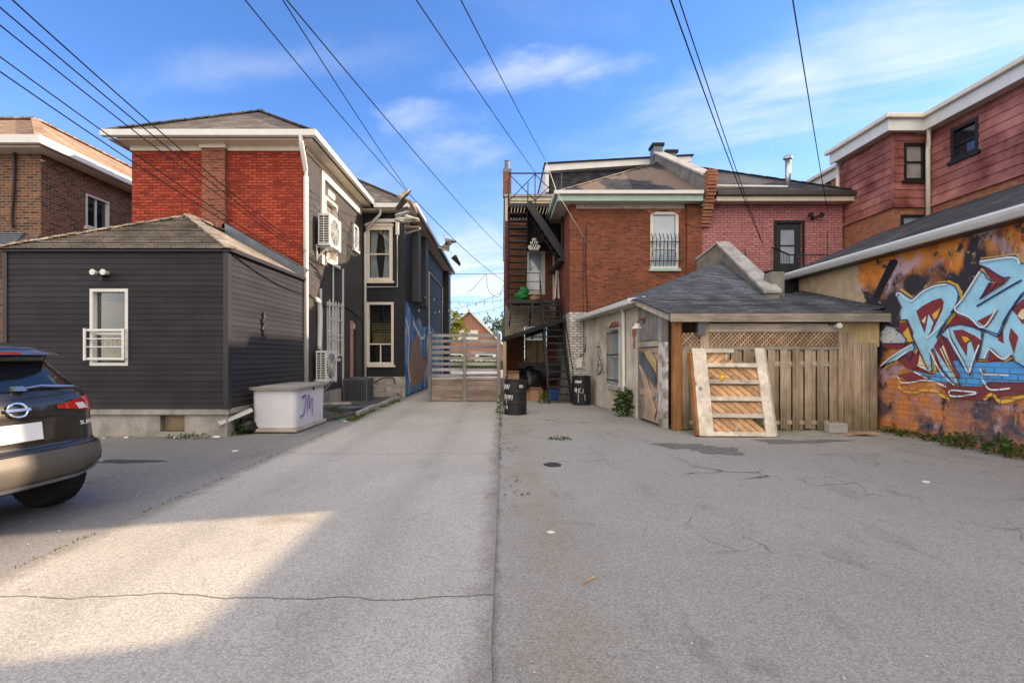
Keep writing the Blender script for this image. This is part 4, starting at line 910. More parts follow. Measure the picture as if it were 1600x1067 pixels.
# oil drums
def drum(loc, lab, marks, rz=0):
    d = thing('oil_drum', lab, 'drum', loc, rz, 'black oil drums')
    pr = [(.27, 0), (.29, .01), (.29, .28), (.302, .295), (.302, .31), (.29, .325), (.29, .57), (.302, .585), (.302, .60), (.29, .615), (.29, .87), (.30, .88), (.30, .90), (.275, .90), (.27, .86), (.01, .86)]
    m = MB(); m.lathe(pr, (0, 0, 0), 36); m.build('barrel', 'black', d, local=True, smooth=False)
    m = MB()
    for st in marks:
        pts = []
        for a, z in smoothpts([(p[0], p[1], 0) for p in st], 4) and [(v.x, v.y) for v in smoothpts([(p[0], p[1], 0) for p in st], 4)]:
            pts.append((a, z))
        for (a, z), (b, y) in zip(pts, pts[1:]):
            d1 = Vector((b-a, y-z)); 
            if d1.length < 1e-6: continue
            n = Vector((-d1.y, d1.x)).normalized()*.0065
            cyl = lambda q, h: (.3045*math.cos(q/.3), .3045*math.sin(q/.3), h)
            m.face([cyl(a+n.x, z+n.y), cyl(b+n.x, y+n.y), cyl(b-n.x, y-n.y), cyl(a-n.x, z-n.y)])
    m.build('white_tag', 'white_paint', d, local=True); return d
def letters(x0, z0, s, strokes): return [[(x0+px*s, z0+py*s) for px, py in st] for st in strokes]
SC1 = [[(0, 0), (0, 1), (.5, .9), (.1, .5), (.6, 0)], [(.9, .1), (.8, .9), (1.3, .8), (1.2, .1), (.9, .1)], [(1.6, 0), (1.9, 1), (2.2, 0)], [(1.7, .4), (2.2, .45)]]
SC2 = [[(0, .9), (.5, 1), (.2, .5), (.6, .3), (.1, 0)], [(.9, 0), (1, .9), (1.4, .4), (1.8, 1), (1.9, 0)], [(2.2, .8), (2.6, .9), (2.4, 0)]]
SC3 = [[(.2, 1), (0, .4), (.6, .5), (.5, 1), (.6, 0)], [(1, 0), (1, 1)], [(1.5, 1), (1, .5), (1.6, 0)], [(1.9, .9), (1.9, 0)]]
drum((.36, 12.62, 0), 'black oil drum covered in white scrawled tags standing beside the wooden gate', letters(-.42, .66, .10, SC1)+letters(-.40, .70, .09, SC2)+letters(-.42, .38, .13, SC2)+letters(-.34, .42, .10, SC1)+letters(-.3, .14, .11, SC3[:1])+letters(-.3, .30, .08, SC2[:1])+letters(.10, .70, .07, SC1[:2]), -math.pi/2-.0)
drum((2.49, 15.1, 0), 'black oil drum with a single white tag against the white painted brick corner', letters(-.24, .38, .15, SC3)+letters(-.22, .42, .1, SC2[:1])+letters(-.2, .68, .08, SC1)+letters(-.16, .70, .06, SC2)+[[(-.1, .36), (-.1, .1)], [(.1, .34), (.11, .15)]], -math.pi/2-.15)
# ================================================================== gate across the alley
GT = thing('wooden_gate', 'double wooden gate with silvered slats above brown boards across the alley', 'gate', (-1.23, 16.0, 0))
m = MB()
for x0, x1 in ((-2.44, -2.32), (-1.28, -1.18), (-.16, -.04)): m.box(x0, x1, 15.92, 16.04, .0, 2.27)
m.build('post', 'wood_ply', GT, bevel=.008)
m = MB()
for k in range(8):
    z = .82+k*.19; 
    for a, b in ((-2.40, -1.24), (-1.22, -.06)): m.beam((a, 16.07, z+.05+random.uniform(-.01, .01)), (b, 16.07, z+.05+random.uniform(-.01, .01)), .03, .10)
m.build('slats', 'wood_gate_grey', GT)
m = MB()
for k in range(4):
    for a, b in ((-2.31, -1.30), (-1.16, -.17)): m.box(a, b, 15.96, 15.995, .03+k*.185, .03+k*.185+.165)
m.build('boards', 'wood_gate', GT)
m = MB(); m.box(-2.31, -1.30, 15.93, 15.957, .74, .81); m.box(-1.16, -.17, 15.93, 15.957, .74, .81); m.build('rail', 'wood_gate_grey', GT)
# ================================================================== low stucco annex with grey hip roof
def Tseg(A, B, side=1):
    """wall from A to B on plan; u runs from A, d points to the left of the walk for side=1"""
    a = Vector((A[0], A[1], 0)); e = (Vector((B[0], B[1], 0))-a); L = e.length; e.normalize(); n = Vector((-e.y, e.x, 0))*side
    return (lambda u, d, v: a+e*u+n*d+Vector((0, 0, v))), L
AN = thing('stucco_annex', 'low grey stucco annex with a blue grey shingle hip roof and a sloping concrete parapet', 'annex', (5, 14, 0))
W0, W1, W2 = (2.82, 16.18), (3.30, 11.6), (3.42, 9.9)
TS, LS = Tseg(W1, W0)     # u from the near corner
hw = (1.35, 2.2, .68, 2.3)
m = MB(); m.wall(TS, 0, LS, 0, 2.74, [hw], reveal=.16); m.box(3.32, 6.7, 11.6, 11.75, 0, 2.7); m.build('stucco_wall', 'stucco', AN)
w = window(AN, TS, *hw, fw=.07, inset=.12, pane='pane_sky', split=.5, sill='conc_cap')
m = MB(); m.face([TS(1.35+.85*(.5-.5*math.cos(math.pi*k/10)), .006, 2.3+.17*math.sin(math.pi*k/10)) for k in range(11)]); m.build('arch_head', 'lower_brick', w)
m = MB()
for k in range(6): m.tube([TS(1.36+k*.165, .07, .72), TS(1.36+k*.165, .07, 2.35)], .012, 5)
for z in (.85, 1.55, 2.15): m.boxT(TS, 1.3, 2.24, .06, .08, z-.015, z+.015)
m.build('security_bars', 'black', w)
m = MB(); m.face([TS(a, .005, b) for a, b in ((.18, 2.32), (.42, 2.3), (.45, 2.05), (.36, 1.95), (.40, 1.7), (.25, 1.68), (.28, 1.95), (.15, 2.05))]); m.build('bare_brick_patch', 'lower_brick', AN)
m = MB(); nS = TS(0, 1, 0)-TS(0, 0, 0)
for st in ([(3.05, 2.0), (3.2, 1.5), (2.9, 1.35), (3.3, 1.2)], [(3.3, 1.95), (3.35, 1.3), (3.1, 1.0), (2.8, 1.25)], [(3.5, 1.8), (3.0, 1.7), (3.4, 1.0), (2.9, 1.05), (2.7, 1.5)], [(2.75, 1.0), (2.95, 1.3), (2.8, 1.65)]):
    ribbon(m, smoothpts([TS(u, .006, v) for u, v in st]), .03, nS)
m.build('black_tag', 'black_paint', AN)
m = MB(); e0, e1 = (2.50, 16.15, 2.80), (2.98, 11.0, 2.80); R1, R2 = (6.62, 14.6, 4.38), (6.62, 16.18, 4.38)
m.face([e0, e1, R1, R2]); m.face([e1, (6.08, 11.0, 2.80), R1]); m.face([e0, e1, (6.08, 11, 2.79), (6.6, 16.1, 2.79)])
rf = m.build('roof', 'roof_grey', AN)
m = MB(); m.beam((2.46, 15.9, 2.74), (2.99, 11.25, 2.78), .12, .12); m.beam((2.92, 11.24, 2.78), (3.34, 11.24, 2.84), .12, .12); gt = m.build('gutter', 'white', AN, bevel=.015)
m = MB(); m.beam((2.6, 16.1, 2.72), (3.1, 11.35, 2.72), .3, .03); m.build('soffit', 'wood_pale', AN)
m = MB(); q = TS(.9, .06, 0); m.tube([q+Vector((-.06, 0, 2.74)), q+Vector((0, 0, 2.6)), q+Vector((0, 0, .3)), q+Vector((-.02, -.12, .18))], .05, 8); m.build('downspout', 'white', AN, smooth=True)
# sloping parapet
def para(a, b, za, zb, wd, zbot, mb, lip=0, th=None):
    a, b = Vector((*a, 0)), Vector((*b, 0)); e = (b-a).normalized(); n = Vector((-e.y, e.x, 0))*wd/2
    up = lambda p, z: Vector((p.x, p.y, z))
    lo = (lambda z: z-th) if th else (lambda z: zbot)
    mb.hexa([up(a-n, lo(za)), up(b-n, lo(zb)), up(b+n, lo(zb)), up(a+n, lo(za))], [up(a-n, za), up(b-n, zb), up(b+n, zb), up(a+n, za)])
A_, B_, C_ = (6.88, 15.05), (6.30, 11.25), (6.62, 16.17)
m = MB(); para(A_, B_, 4.98, 2.98, .30, 2.4, m); para((6.87, 15.06), C_, 4.98, 4.68, .28, 2.4, m); pw = m.build('parapet', 'conc_dark', AN)
m = MB(); para((6.885, 15.08), (6.29, 11.2), 5.09, 3.05, .40, 0, m, th=.085); para((6.87, 15.09), C_, 5.08, 4.77, .36, 0, m, th=.08); m.build('coping', 'conc_cap', pw, bevel=.015)
m = MB(); m.box(6.42, 6.74, 11.5, 11.85, 2.6, 3.52); m.build('roof_vent_block', 'conc_dark', AN, bevel=.02)
# deck link behind, with the iron railing
DK = thing('deck_link', 'dark clad flat roofed link with a roof deck below the black back door', 'link', (9, 14.5, 0))
m = MB(); m.box(7.0, 11.6, 12.75, 16.15, 0, 3.70); m.build('wall', 'siding_trim', DK); m = MB(); m.box(6.98, 11.7, 12.7, 16.18, 3.703, 3.76); m.build('deck', 'blacktar', DK)
RL = thing('iron_railing', 'thin black iron railing on the roof deck before the back door', 'railing', (9, 14, 3.76))
pth = [Vector((7.32, 13.1, 3.76)), Vector((8.4, 14.1, 3.76)), Vector((11.4, 14.1, 3.76))]; up = Vector((0, 0, .70))
m = MB(); m.tube([p+up for p in pth], .022, 6); m.tube([p+Vector((0, 0, .08)) for p in pth], .016, 6); m.build('rail', 'black', RL)
m = MB()
for a, b in zip(pth, pth[1:]):
    n = int((b-a).length/.125)
    for k in range(n+1): p = a.lerp(b, k/n); m.tube([p, p+up], .009, 4)
m.build('balusters', 'black', RL)

# ================================================================== timber shed front
SH = thing('timber_shed', 'weathered timber shed front with lattice band, board fence wall and grey shingle roof', 'shed', (5.5, 10.4, 0))
SY_ = 9.85; T = TY(SY_)
m = MB(); z0, z1, z2 = 2.37, 2.80, 3.16
m.face([(3.30, 9.62, z0), (7.76, 9.62, z0), (7.76, 11.02, z1), (3.06, 11.02, z1)]); m.face([(6.05, 11.02, z1), (7.76, 11.02, z1), (7.76, 12.68, z2), (6.05, 12.68, z2)])
m.face([(3.30, 9.62, z0-.02), (7.76, 9.62, z0-.02), (7.76, 11.02, z1-.02), (3.06, 11.02, z1-.02)])
for k in range(11):     # course edges
    f = k/11; y = 9.62+1.4*f; z = z0+(z1-z0)*f; x = 3.30-.24*f; m.box(x, 7.75, y, y+.012, z-.004, z+.013, random.random())
rf = m.build('roof', 'roof_grey', SH)
m = MB()
for k in range(13): y = 9.75+k*.21; z = z0+(y-9.62)*.26; m.hexa([(7.45, y, z+.02), (7.73, y, z+.08), (7.73, y+.23, z+.13), (7.45, y+.23, z+.05)], [(7.45, y, z+.04), (7.73, y, z+.10), (7.73, y+.23, z+.15), (7.45, y+.23, z+.07)])
m.build('wall_flashing_tabs', 'roof_grey', rf)
m = MB(); m.box(3.36, 7.74, 9.60, 9.645, 2.19, 2.358); m.build('fascia', 'wood_grey_x', SH)
m = MB(); m.beam((3.36, 9.68, 2.30), (3.10, 11.3, 2.80), .04, .15); m.build('rake_board', 'wood_pale', SH)
m = MB(); m.face([(3.4, 9.64, 2.22), (7.7, 9.64, 2.22), (7.7, 11.0, 2.6), (3.3, 11.0, 2.6)]); m.build('soffit', 'wood_orange_d', SH)
m = MB(); m.box(3.47, 3.64, 9.76, 9.90, 0, 2.22); m.build('corner_post', 'wood_orange', SH, bevel=.008)
m = MB(); m.box(4.04, 4.19, 9.80, 9.92, 1.66, 2.2); m.build('post', 'wood_grey', SH)
m = MB(); m.box(6.84, 6.93, 9.80, 9.90, .0, 2.02); m.build('post', 'wood_grey', SH)
m = MB(); m.box(4.20, 6.93, 9.81, 9.86, 2.0, 2.17); m.box(3.65, 6.84, 9.81, 9.85, 1.64, 1.70); m.build('header', 'wood_grey_x', SH)
def lattice(mb, u0, u1, v0, v1, T, st=.085, wd=.03):
    w, h = u1-u0, v1-v0
    for sgn in (1, -1):
        c = -h
        while c < w:
            pts = []
            a, b = (c, 0), (c+h, h)
            s0 = max(0, -c)/h; s1 = min(h, w-c)/h
            if s1 > s0:
                p = (c+h*s0, h*s0); q = (c+h*s1, h*s1)
                if sgn < 0: p, q = (w-p[0], p[1]), (w-q[0], q[1])
                dd = .004*sgn
                mb.beam(T(u0+p[0], dd, v0+p[1]), T(u0+q[0], dd, v0+q[1]), .007, wd, up=(0, -1, 0.001))
            c += st
def lattice2(mb, u0, u1, v0, v1, T, st=.085, wd=.03):
    w, h = u1-u0, v1-v0
    for sgn in (1, -1):
        c = -h
        while c < w:
            s0, s1 = max(0., -c/h), min(1., (w-c)/h)
            if s1 > s0+.02:
                p = (c+h*s0, h*s0); q = (c+h*s1, h*s1)
                if sgn < 0: p, q = (w-p[0], p[1]), (w-q[0], q[1])
                k = wd*.707; d0 = .004 if sgn > 0 else -.006
                nx, nz = (-k/2*sgn, k/2)
                P4 = [(p[0]+nx, p[1]+nz), (q[0]+nx, q[1]+nz), (q[0]-nx, q[1]-nz), (p[0]-nx, p[1]-nz)]
                mb.hexa([T(u0+a, d0, v0+b) for a, b in P4], [T(u0+a, d0+.007, v0+b) for a, b in P4])
            c += st
m = MB(); lattice2(m, 4.20, 6.84, 1.71, 2.0, T); lattice2(m, 3.65, 4.03, 1.71, 1.98, T); m.build('lattice', 'wood_lat', SH)
m = MB()
x = 3.66; k = 0
while x < 6.80:
    d0 = .02 if k % 2 == 0 else -.022; wd = .135 if k % 2 == 0 else .115
    m.boxT(T, x, x+wd, d0, d0+.02, random.uniform(.0, .04), 1.635); x += wd+.012 if k % 2 else wd-.012; k += 1
m.build('fence_boards', 'wood_grey', SH)
m = MB(); m.boxT(T, 3.64, 6.84, -.001, .012, 1.30, 1.40); m.boxT(T, 3.64, 6.84, -.001, .012, .12, .2); m.build('fence_rail', 'wood_grey_x', SH)
m = MB(); m.boxT(T, 6.94, 7.68, .003, .02, 1.7, 2.19); m.build('plywood_head', 'yellow_ply', SH)
m = MB()
x = 6.94
for wd, h in ((.19, 1.98), (.17, 1.80), (.15, 1.80), (.16, 1.78)): m.boxT(T, x, x+wd-.008, .022, .045, 0, h); x += wd+.006
m.build('side_boards', 'wood_grey', SH)
m = MB(); m.box(3.45, 7.7, 10.9, 10.95, 0, 2.55); m.build('back_boards', 'wood_grey', SH)
m = MB(); m.boxT(T, 3.93, 4.07, .09, .2, 1.92, 2.2); m.build('switch_box', 'ac_grey', SH, bevel=.01)
# side of the shed with its crooked door
TD, LD = Tseg(W2, W1)
m = MB()
for k in range(7): u = .02+k*.243; m.boxT(TD, u, u+.235, .0, .03, 1.86 if u > .45 else 1.78, min(2.74, 2.30+.28*u))
m.build('side_plywood', 'wood_ply', SH)
m = MB(); m.boxT(TD, .02, .42, .0, .05, .0, 1.80); m.build('white_post', 'wood_white', SH)
m = MB(); m.boxT(TD, 1.55, LD, .0, .03, .02, 1.86); m.build('dark_jamb', 'wood_ply', SH)
m = MB(); m.boxT(TD, .44, 1.54, .045, .08, 1.72, 1.84); m.build('lintel', 'wood_pale', SH)
m = MB()
for k in range(5): u = .46+k*.215; m.boxT(TD, u, u+.208, .0, .03, .06, 1.70)
dr = m.build('shed_door', 'wood_door', SH)
m = MB(); m.boxT(TD, .46, 1.53, .031, .055, .62, .76); m.boxT(TD, .46, 1.53, .031, .055, 1.58, 1.69); m.hexa([TD(.50, .056, .32), TD(.64, .056, .12), TD(1.50, .056, 1.28), TD(1.38, .056, 1.42)], [TD(.50, .08, .32), TD(.64, .08, .12), TD(1.50, .08, 1.28), TD(1.38, .08, 1.42)]); m.build('brace', 'wood_door', dr)
m = MB(); P4 = [(.50, .82), (.50, 1.12), (1.40, 1.64), (1.52, 1.38)]; m.hexa([TD(a, .083, b) for a, b in P4], [TD(a, .095, b) for a, b in P4]); m.build('dark_panel', 'flash', dr)
m = MB(); P4 = [(.50, 1.14), (.50, 1.40), (.88, 1.66), (1.18, 1.60)]; m.hexa([TD(a, .058, b) for a, b in P4], [TD(a, .07, b) for a, b in P4]); m.build('plywood_patch', 'yellow_ply', dr)
m = MB(); m.boxT(TD, .44, .52, .056, .09, .55, .72); m.build('latch', 'galv', dr)
lp = thing('wall_lamp', 'old outdoor wall lamp with a white glass shade over the crooked shed door', 'lamp', TD(1.3, .1, 2.15))
m = MB(); m.tube([TD(1.3, .03, 2.34), TD(1.3, .14, 2.36), TD(1.3, .2, 2.26)], .02, 6); m.boxT(TD, 1.22, 1.38, .031, .05, 2.26, 2.40); m.build('bracket', 'rust', lp)
m = MB(); m.lathe([(.05, .0), (.07, -.05), (.14, -.13), (.135, -.135), (.05, -.04)], TD(1.3, .2, 2.27), 16); m.build('shade', 'white', lp, smooth=True)
fl3 = thing('floodlight', 'small floodlight fixed under the timber shed eave', 'floodlight', (6.7, 9.7, 2.1))
m = MB(); m.lathe([(.05, 2.14), (.05, 2.19)], (6.65, 9.74, 0), 10); m.build('mount', 'black', fl3)
m = MB(); m.lathe([(.04, .08), (.06, -.06), (.055, -.07)], (6.74, 9.7, 2.12), 12, ax='y'); m.build('lamp_head', 'white', fl3)
# leaning frame of an old door
FR = thing('leaning_door_frame', 'large loose door of grey stiles and rails with orange diagonal boards leaning on the shed', 'door panel', (4.4, 9.0, 0))
vx = Vector((.10, .62, 1.66)).normalized(); ux = Vector((1, 0, -.01)).normalized(); nn = ux.cross(vx).normalized(); nn = nn if nn.y < 0 else -nn
TF = lambda u, d, v: Vector((3.68, 9.02, .0))+ux*u+vx*v+nn*d
m = MB(); m.boxT(TF, 0, .27, .0, .05, 0.01, 1.76); m.build('stile', 'wood_pale', FR, bevel=.004)
m = MB(); m.boxT(TF, 1.25, 1.42, .0, .05, 0.01, 1.78); m.boxT(TF, 1.421, 1.46, -.08, .045, .02, 1.76); m.build('stile', 'wood_pale', FR, bevel=.004)
m = MB(); m.boxT(TF, -.05, -.002, -.10, .04, .02, 1.70); m.build('side_batten', 'wood_orange', FR)
def clip(poly, u0, u1, v0, v1):
    def cut(ps, f, g):
        out = []
        for a, b in zip(ps, ps[1:]+ps[:1]):
            fa, fb = f(a), f(b)
            if fa >= 0: out.append(a)
            if fa*fb < 0: t = fa/(fa-fb); out.append((a[0]+(b[0]-a[0])*t, a[1]+(b[1]-a[1])*t))
        return out
    for f in (lambda p: p[0]-u0, lambda p: u1-p[0], lambda p: p[1]-v0, lambda p: v1-p[1]):
        if len(poly) < 3: return []
        poly = cut(poly, f, None)
    return poly
m = MB()
for band in ((.03, .355), (.40, .68), (.73, 1.02), (1.07, 1.36)):
    for k in range(-16, 20):
        c = k*.155; d_ = .135
        P4 = clip([(c, 2.0), (c+d_, 2.0), (c+d_+2.2, 0), (c+2.2, 0)], .272, 1.248, band[0], band[1])
        if len(P4) >= 3 and not (band[0] < .1 and P4[0][0] > 1.12): m.hexa([TF(a, -.035, b) for a, b in P4], [TF(a, -.012, b) for a, b in P4])
for k in range(-16, 6):
    c = k*.155; P4 = clip([(c, 0), (c+.135, 0), (c+.135+2.2, 2.), (c+2.2, 2.)], .272, .80-.1*(k % 2), 1.40, 1.70)
    if len(P4) >= 3: m.hexa([TF(a, -.035, b) for a, b in P4], [TF(a, -.012, b) for a, b in P4])
m.build('diagonal_boards', 'wood_orange_d', FR)
for a, b, v in ((.272, .82, 1.66), (.272, 1.248, 1.36), (.272, 1.248, 1.02), (.272, 1.248, .68), (.272, 1.248, .35), (.272, 1.248, .0)):
    m = MB(); m.boxT(TF, a, b, .0, .055, v+.012, v+.095); m.build('rail', 'wood_pale', FR, bevel=.004)
m = MB(); m.lathe([(.035, 0), (.045, .05), (.03, .09), (.045, .13)], TF(.52, .06, 1.10), 10); m.build('yellow_handle', 'yellow', FR)
m = MB(); m.lathe([(.022, 0), (.026, .06), (.014, .12)], TF(.70, .03, .09), 8); m.lathe([(.022, 0), (.026, .06), (.014, .12)], TF(.66, .03, 1.52), 8); m.build('knob', 'wood_pale', FR)
m = MB(); m.box(6.42, 6.78, 9.45, 9.64, 0, .19); tag(m.build('concrete_block', 'conc_cap', bevel=.02), 'grey concrete block on the ground against the board fence', 'block')
for k, (x, y, r, l) in enumerate(((6.75, 9.2, .3, .5), (6.85, 9.12, -.25, .42))):
    m = MB(); a = Vector((x, y, .03+.03*k)); e = Vector((math.cos(r), math.sin(r)*.6, .02))*l/2; m.beam(a-e, a+e, .11, .025)
    tag(m.build('broken_board', 'wood_lat'), ['broken pale board lying flat beside the concrete block', 'splintered pale board lying on top of the other broken board'][k], 'scrap wood', 'broken boards by the shed')

# ================================================================== mural building on the right
GB = thing('mural_building', 'low building with a graffiti covered side wall, white gutter and dark shingle roof', 'building', (10, 6, 0))
def fresco():
    m, t, p = newmat('painted_brick_orange_black'); uv, z = wall_uv(t)
    a = noise(t, vscale(t, uv, (1., .62, 1.)), 1.05, 4., .5, .6); b = noise(t, nd(t, 'ShaderNodeVectorMath', {0: uv, 1: (7.3, 2.1, 0)}, operation='ADD').outputs[0], 1.7, 4., .55, .4)
    c = mix(t, mapr(t, noise(t, uv, 3.5, 4.), .35, .65), (.62, .17, .03), (.74, .31, .06))
    c = mix(t, mapr(t, b, .50, .58), c, (.56, .38, .42))
    c = mix(t, mapr(t, a, .475, .57), c, (.04, .036, .045))
    low = mapr(t, math_(t, 'ADD', z, math_(t, 'MULTIPLY', noise(t, uv, 2., 3.), .5)), .75, 1.25, 1., 0.)
    lc = mix(t, mapr(t, noise(t, uv, 1.9, 4.), .42, .58), (.44, .20, .14), (.70, .26, .06))
    lc = mix(t, mapr(t, noise(t, nd(t, 'ShaderNodeVectorMath', {0: uv, 1: (3.3, 9.1, 0)}, operation='ADD').outputs[0], 1.3, 4.), .52, .60), lc, (.07, .075, .11))
    lc = mix(t, mapr(t, noise(t, uv, 4.7, 4.), .58, .68), lc, (.52, .38, .38))
    c = mix(t, low, c, lc)
    q = nd(t, 'ShaderNodeTexBrick', {'Vector': uv, 'Color1': (0, 0, 0, 1), 'Color2': (1, 1, 1, 1), 'Scale': 1., 'Mortar Size': .012, 'Brick Width': .23, 'Row Height': .095})
    bf = nd(t, 'ShaderNodeSeparateColor', {0: q.outputs[0]}).outputs[0]
    bz = mapr(t, z, 1.2, 1.5, 1., 0.)
    c = mix(t, math_(t, 'MULTIPLY', mapr(t, bf, .0, 1., .0, .30), bz), c, (.33, .10, .05))
    c = mix(t, math_(t, 'MULTIPLY', math_(t, 'MULTIPLY', q.outputs[1], .45), bz), c, (.22, .15, .12))
    c = mix(t, mapr(t, noise(t, uv, 7., 6., .7), .61, .65), c, (.42, .31, .20))
    c = mix(t, mapr(t, noise(t, vscale(t, uv, (1., .6, 1.)), 4.2, 7., .72), .57, .62), c, (.05, .045, .05))
    c = mix(t, mapr(t, noise(t, vscale(t, uv, (2.2, .5, 1.)), 2.3, 7., .72), .62, .66), c, (.74, .44, .16))
    # the bare tan render at the far end
    sy = nd(t, 'ShaderNodeSeparateXYZ', {0: uv}).outputs[0]
    tn_ = mapr(t, math_(t, 'ADD', sy, math_(t, 'MULTIPLY', noise(t, uv, 1.6, 5., .6), 1.3)), 11.05, 11.12)
    c = mix(t, tn_, c, shade(t, (.50, .38, .24), .2, uv, 5.))
    h = math_(t, 'ADD', noise(t, uv, 24., 4.), math_(t, 'MULTIPLY', math_(t, 'MULTIPLY', q.outputs[1], bz), -2.))
    setp(t, p, col=c, rough=.75, spec=.3, normal=bump(t, h, .9, .015)); return m
MT['fresco'] = fresco()
GX = 7.75; TG = TXm(GX)
m = MB(); m.wall(TG, -2, 12.6, 0, 3.75)
m.face([(GX, 12.6, 0), (12.5, 15.2, 0), (12.5, 15.2, 5.4), (GX, 12.6, 3.72)]); m.face([(GX, -2, 0), (12.5, -2, 0), (12.5, -2, 5.4), (GX, -2, 3.72)])
m.build('wall', 'fresco', GB)
m = MB(); m.slab([(7.48, -2.2, 3.62), (7.48, 12.72, 3.62), (12.49, 15.3, 5.60), (12.49, -2.2, 5.60)], (0, 0, .05)); m.build('roof', 'roof_dark', GB)
m = MB(); m.box(7.50, 7.75, -2.1, 12.6, 3.50, 3.54); m.build('soffit', 'dark_gutter', GB)
m = MB()
prof = [(7.48, 3.66), (7.36, 3.66), (7.34, 3.62), (7.36, 3.57), (7.41, 3.51), (7.48, 3.505)]
m.hexa([(a, -2.2, b) for a, b in prof], [(a, 12.74, b) for a, b in prof]); m.build('gutter', 'white', GB)
m = MB(); m.beam((7.5, 12.73, 3.57), (12.4, 15.28, 5.5), .05, .16); m.build('rake_board', 'white', GB)
for i, (y0, y1, h) in enumerate(((-1.5, 9.75, .16),)):
    pass
# --- the big blue lettering: painted layers on the wall, traced in wall metres
def GP(ax, ay, d):
    px, py = 1360+ax/4.85, 320+ay/4.85; k = (px-CX)/GX; return Vector((GX-d, F/k, CAMH-(py-CY)/k))
def paintm(name, c, chip=(.2, .13, .1), amt=.72):
    m, t, p = newmat(name); uv, z = wall_uv(t)
    cc = shade(t, c, .16, uv, 3.)
    cc = mix(t, mapr(t, noise(t, uv, 6., 7., .7), amt-.07, amt-.03), cc, chip)
    q = nd(t, 'ShaderNodeTexBrick', {'Vector': uv, 'Scale': 1., 'Mortar Size': .012, 'Brick Width': .23, 'Row Height': .095})
    bz = mapr(t, z, 1.2, 1.5, 1., 0.); mo = math_(t, 'MULTIPLY', math_(t, 'MULTIPLY', q.outputs[1], .7), bz)
    cc = mix(t, mo, cc, (.12, .09, .09)); setp(t, p, col=cc, rough=.6, spec=.3, normal=bump(t, math_(t, 'SUBTRACT', noise(t, uv, 24., 4.), math_(t, 'MULTIPLY', mo, 2.)), .5, .008)); return m
MT['g_blue'] = paintm('pale_blue_spray', (.36, .70, .86)); MT['g_deep'] = paintm('mid_blue_spray', (.09, .38, .78), amt=.66); MT['g_navy'] = paintm('navy_spray', (.03, .05, .14))
MT['g_maroon'] = paintm('maroon_spray', (.24, .045, .05)); MT['g_yellow'] = paintm('yellow_spray', (.80, .47, .06)); MT['g_cream'] = paintm('cream_spray', (.82, .70, .38)); MT['g_white'] = paintm('white_spray_line', (.78, .82, .85)); MT['g_grey'] = paintm('pale_grey_spray', (.50, .56, .58), amt=.64); MT['g_black'] = paintm('black_spray_bar', (.02, .02, .028), amt=.8)
S = dict(
 R=[(205, 685), (238, 652), (328, 716), (420, 640), (520, 598), (600, 590), (655, 615), (684, 665), (680, 730), (650, 800), (560, 920), (520, 1000), (590, 1160), (700, 1365), (650, 1360), (560, 1250), (488, 1090), (470, 1120), (488, 1262), (455, 1255), (390, 1120), (330, 1000), (290, 870), (240, 875), (232, 815), (247, 775)],
 L=[(545, 985), (600, 925), (700, 905), (790, 925), (862, 955), (862, 1030), (840, 1110), (802, 1200), (775, 1288), (758, 1280), (700, 1200), (640, 1100), (590, 1010)],
 C=[(640, 805), (720, 705), (850, 498), (882, 520), (905, 560), (940, 580), (850, 712), (1030, 600), (1075, 548), (1030, 555), (880, 480), (838, 450), (850, 415), (1120, 385), (1164, 445), (1300, 440), (1300, 560), (1164, 680), (1115, 745), (1070, 830), (1020, 910), (980, 1000), (890, 960), (860, 935), (780, 872)],
 D=[(880, 945), (1000, 985), (1080, 800), (1164, 690), (1300, 610), (1300, 1320), (1164, 1215), (1115, 1190), (1095, 1140), (1030, 1175), (928, 1085), (890, 1172), (835, 1170), (862, 1040)],
 T=[(90, 1225), (200, 1125), (345, 1040), (352, 1085), (310, 1182), (285, 1135), (205, 1182)],
 B=[(320, 1255), (480, 1290), (640, 1180), (860, 1195), (1000, 1190), (1164, 1185), (1300, 1190), (1300, 1335), (1164, 1345), (900, 1340), (850, 1375), (700, 1372), (560, 1345), (430, 1320)],
 A=[(60, 1000), (130, 912), (205, 930), (255, 975), (292, 1022), (280, 1050), (105, 1052)])
MAR = [[(355, 805), (400, 768), (480, 725), (545, 705), (565, 735), (555, 795), (475, 965), (440, 1000), (425, 985), (385, 890)], [(635, 950), (705, 945), (800, 990), (856, 1030), (840, 1115), (812, 1185), (792, 1095), (772, 1032), (745, 1050), (740, 1150), (690, 1070), (652, 1000)],
 [(850, 455), (905, 478), (1045, 572), (992, 606), (930, 575), (890, 520)], [(835, 720), (905, 590), (962, 600), (905, 670)], [(820, 880), (905, 838), (980, 795), (948, 855), (890, 932)], [(975, 1000), (1015, 930), (1022, 1052), (982, 1030)], [(1075, 930), (1132, 1000), (1100, 1130), (1060, 1010)], [(1080, 790), (1170, 715), (1300, 690), (1300, 830), (1164, 905), (1120, 835)], [(925, 1095), (1002, 1172), (892, 1182)],
 [(490, 1075), (545, 985), (590, 1090), (690, 1300), (672, 1340), (560, 1180)], [(195, 950), (292, 868), (335, 960), (330, 1030), (300, 1030), (250, 975)], [(210, 1175), (320, 1100), (390, 1160), (360, 1240), (290, 1240)], [(100, 1055), (280, 1052), (250, 1085), (120, 1085)], [(540, 1360), (700, 1376), (850, 1378), (1164, 1350), (1300, 1350), (1300, 1420), (1000, 1450), (860, 1480), (720, 1475), (600, 1440)], [(230, 1290), (330, 1262), (470, 1310), (420, 1330), (300, 1340)]]
YEL = [[(480, 832), (545, 780), (520, 850), (498, 872)], [(258, 975), (300, 925), (345, 1032), (300, 1040)], [(705, 995), (745, 1000), (770, 1022), (730, 1046)], [(228, 1330), (250, 1355), (240, 1380)]]
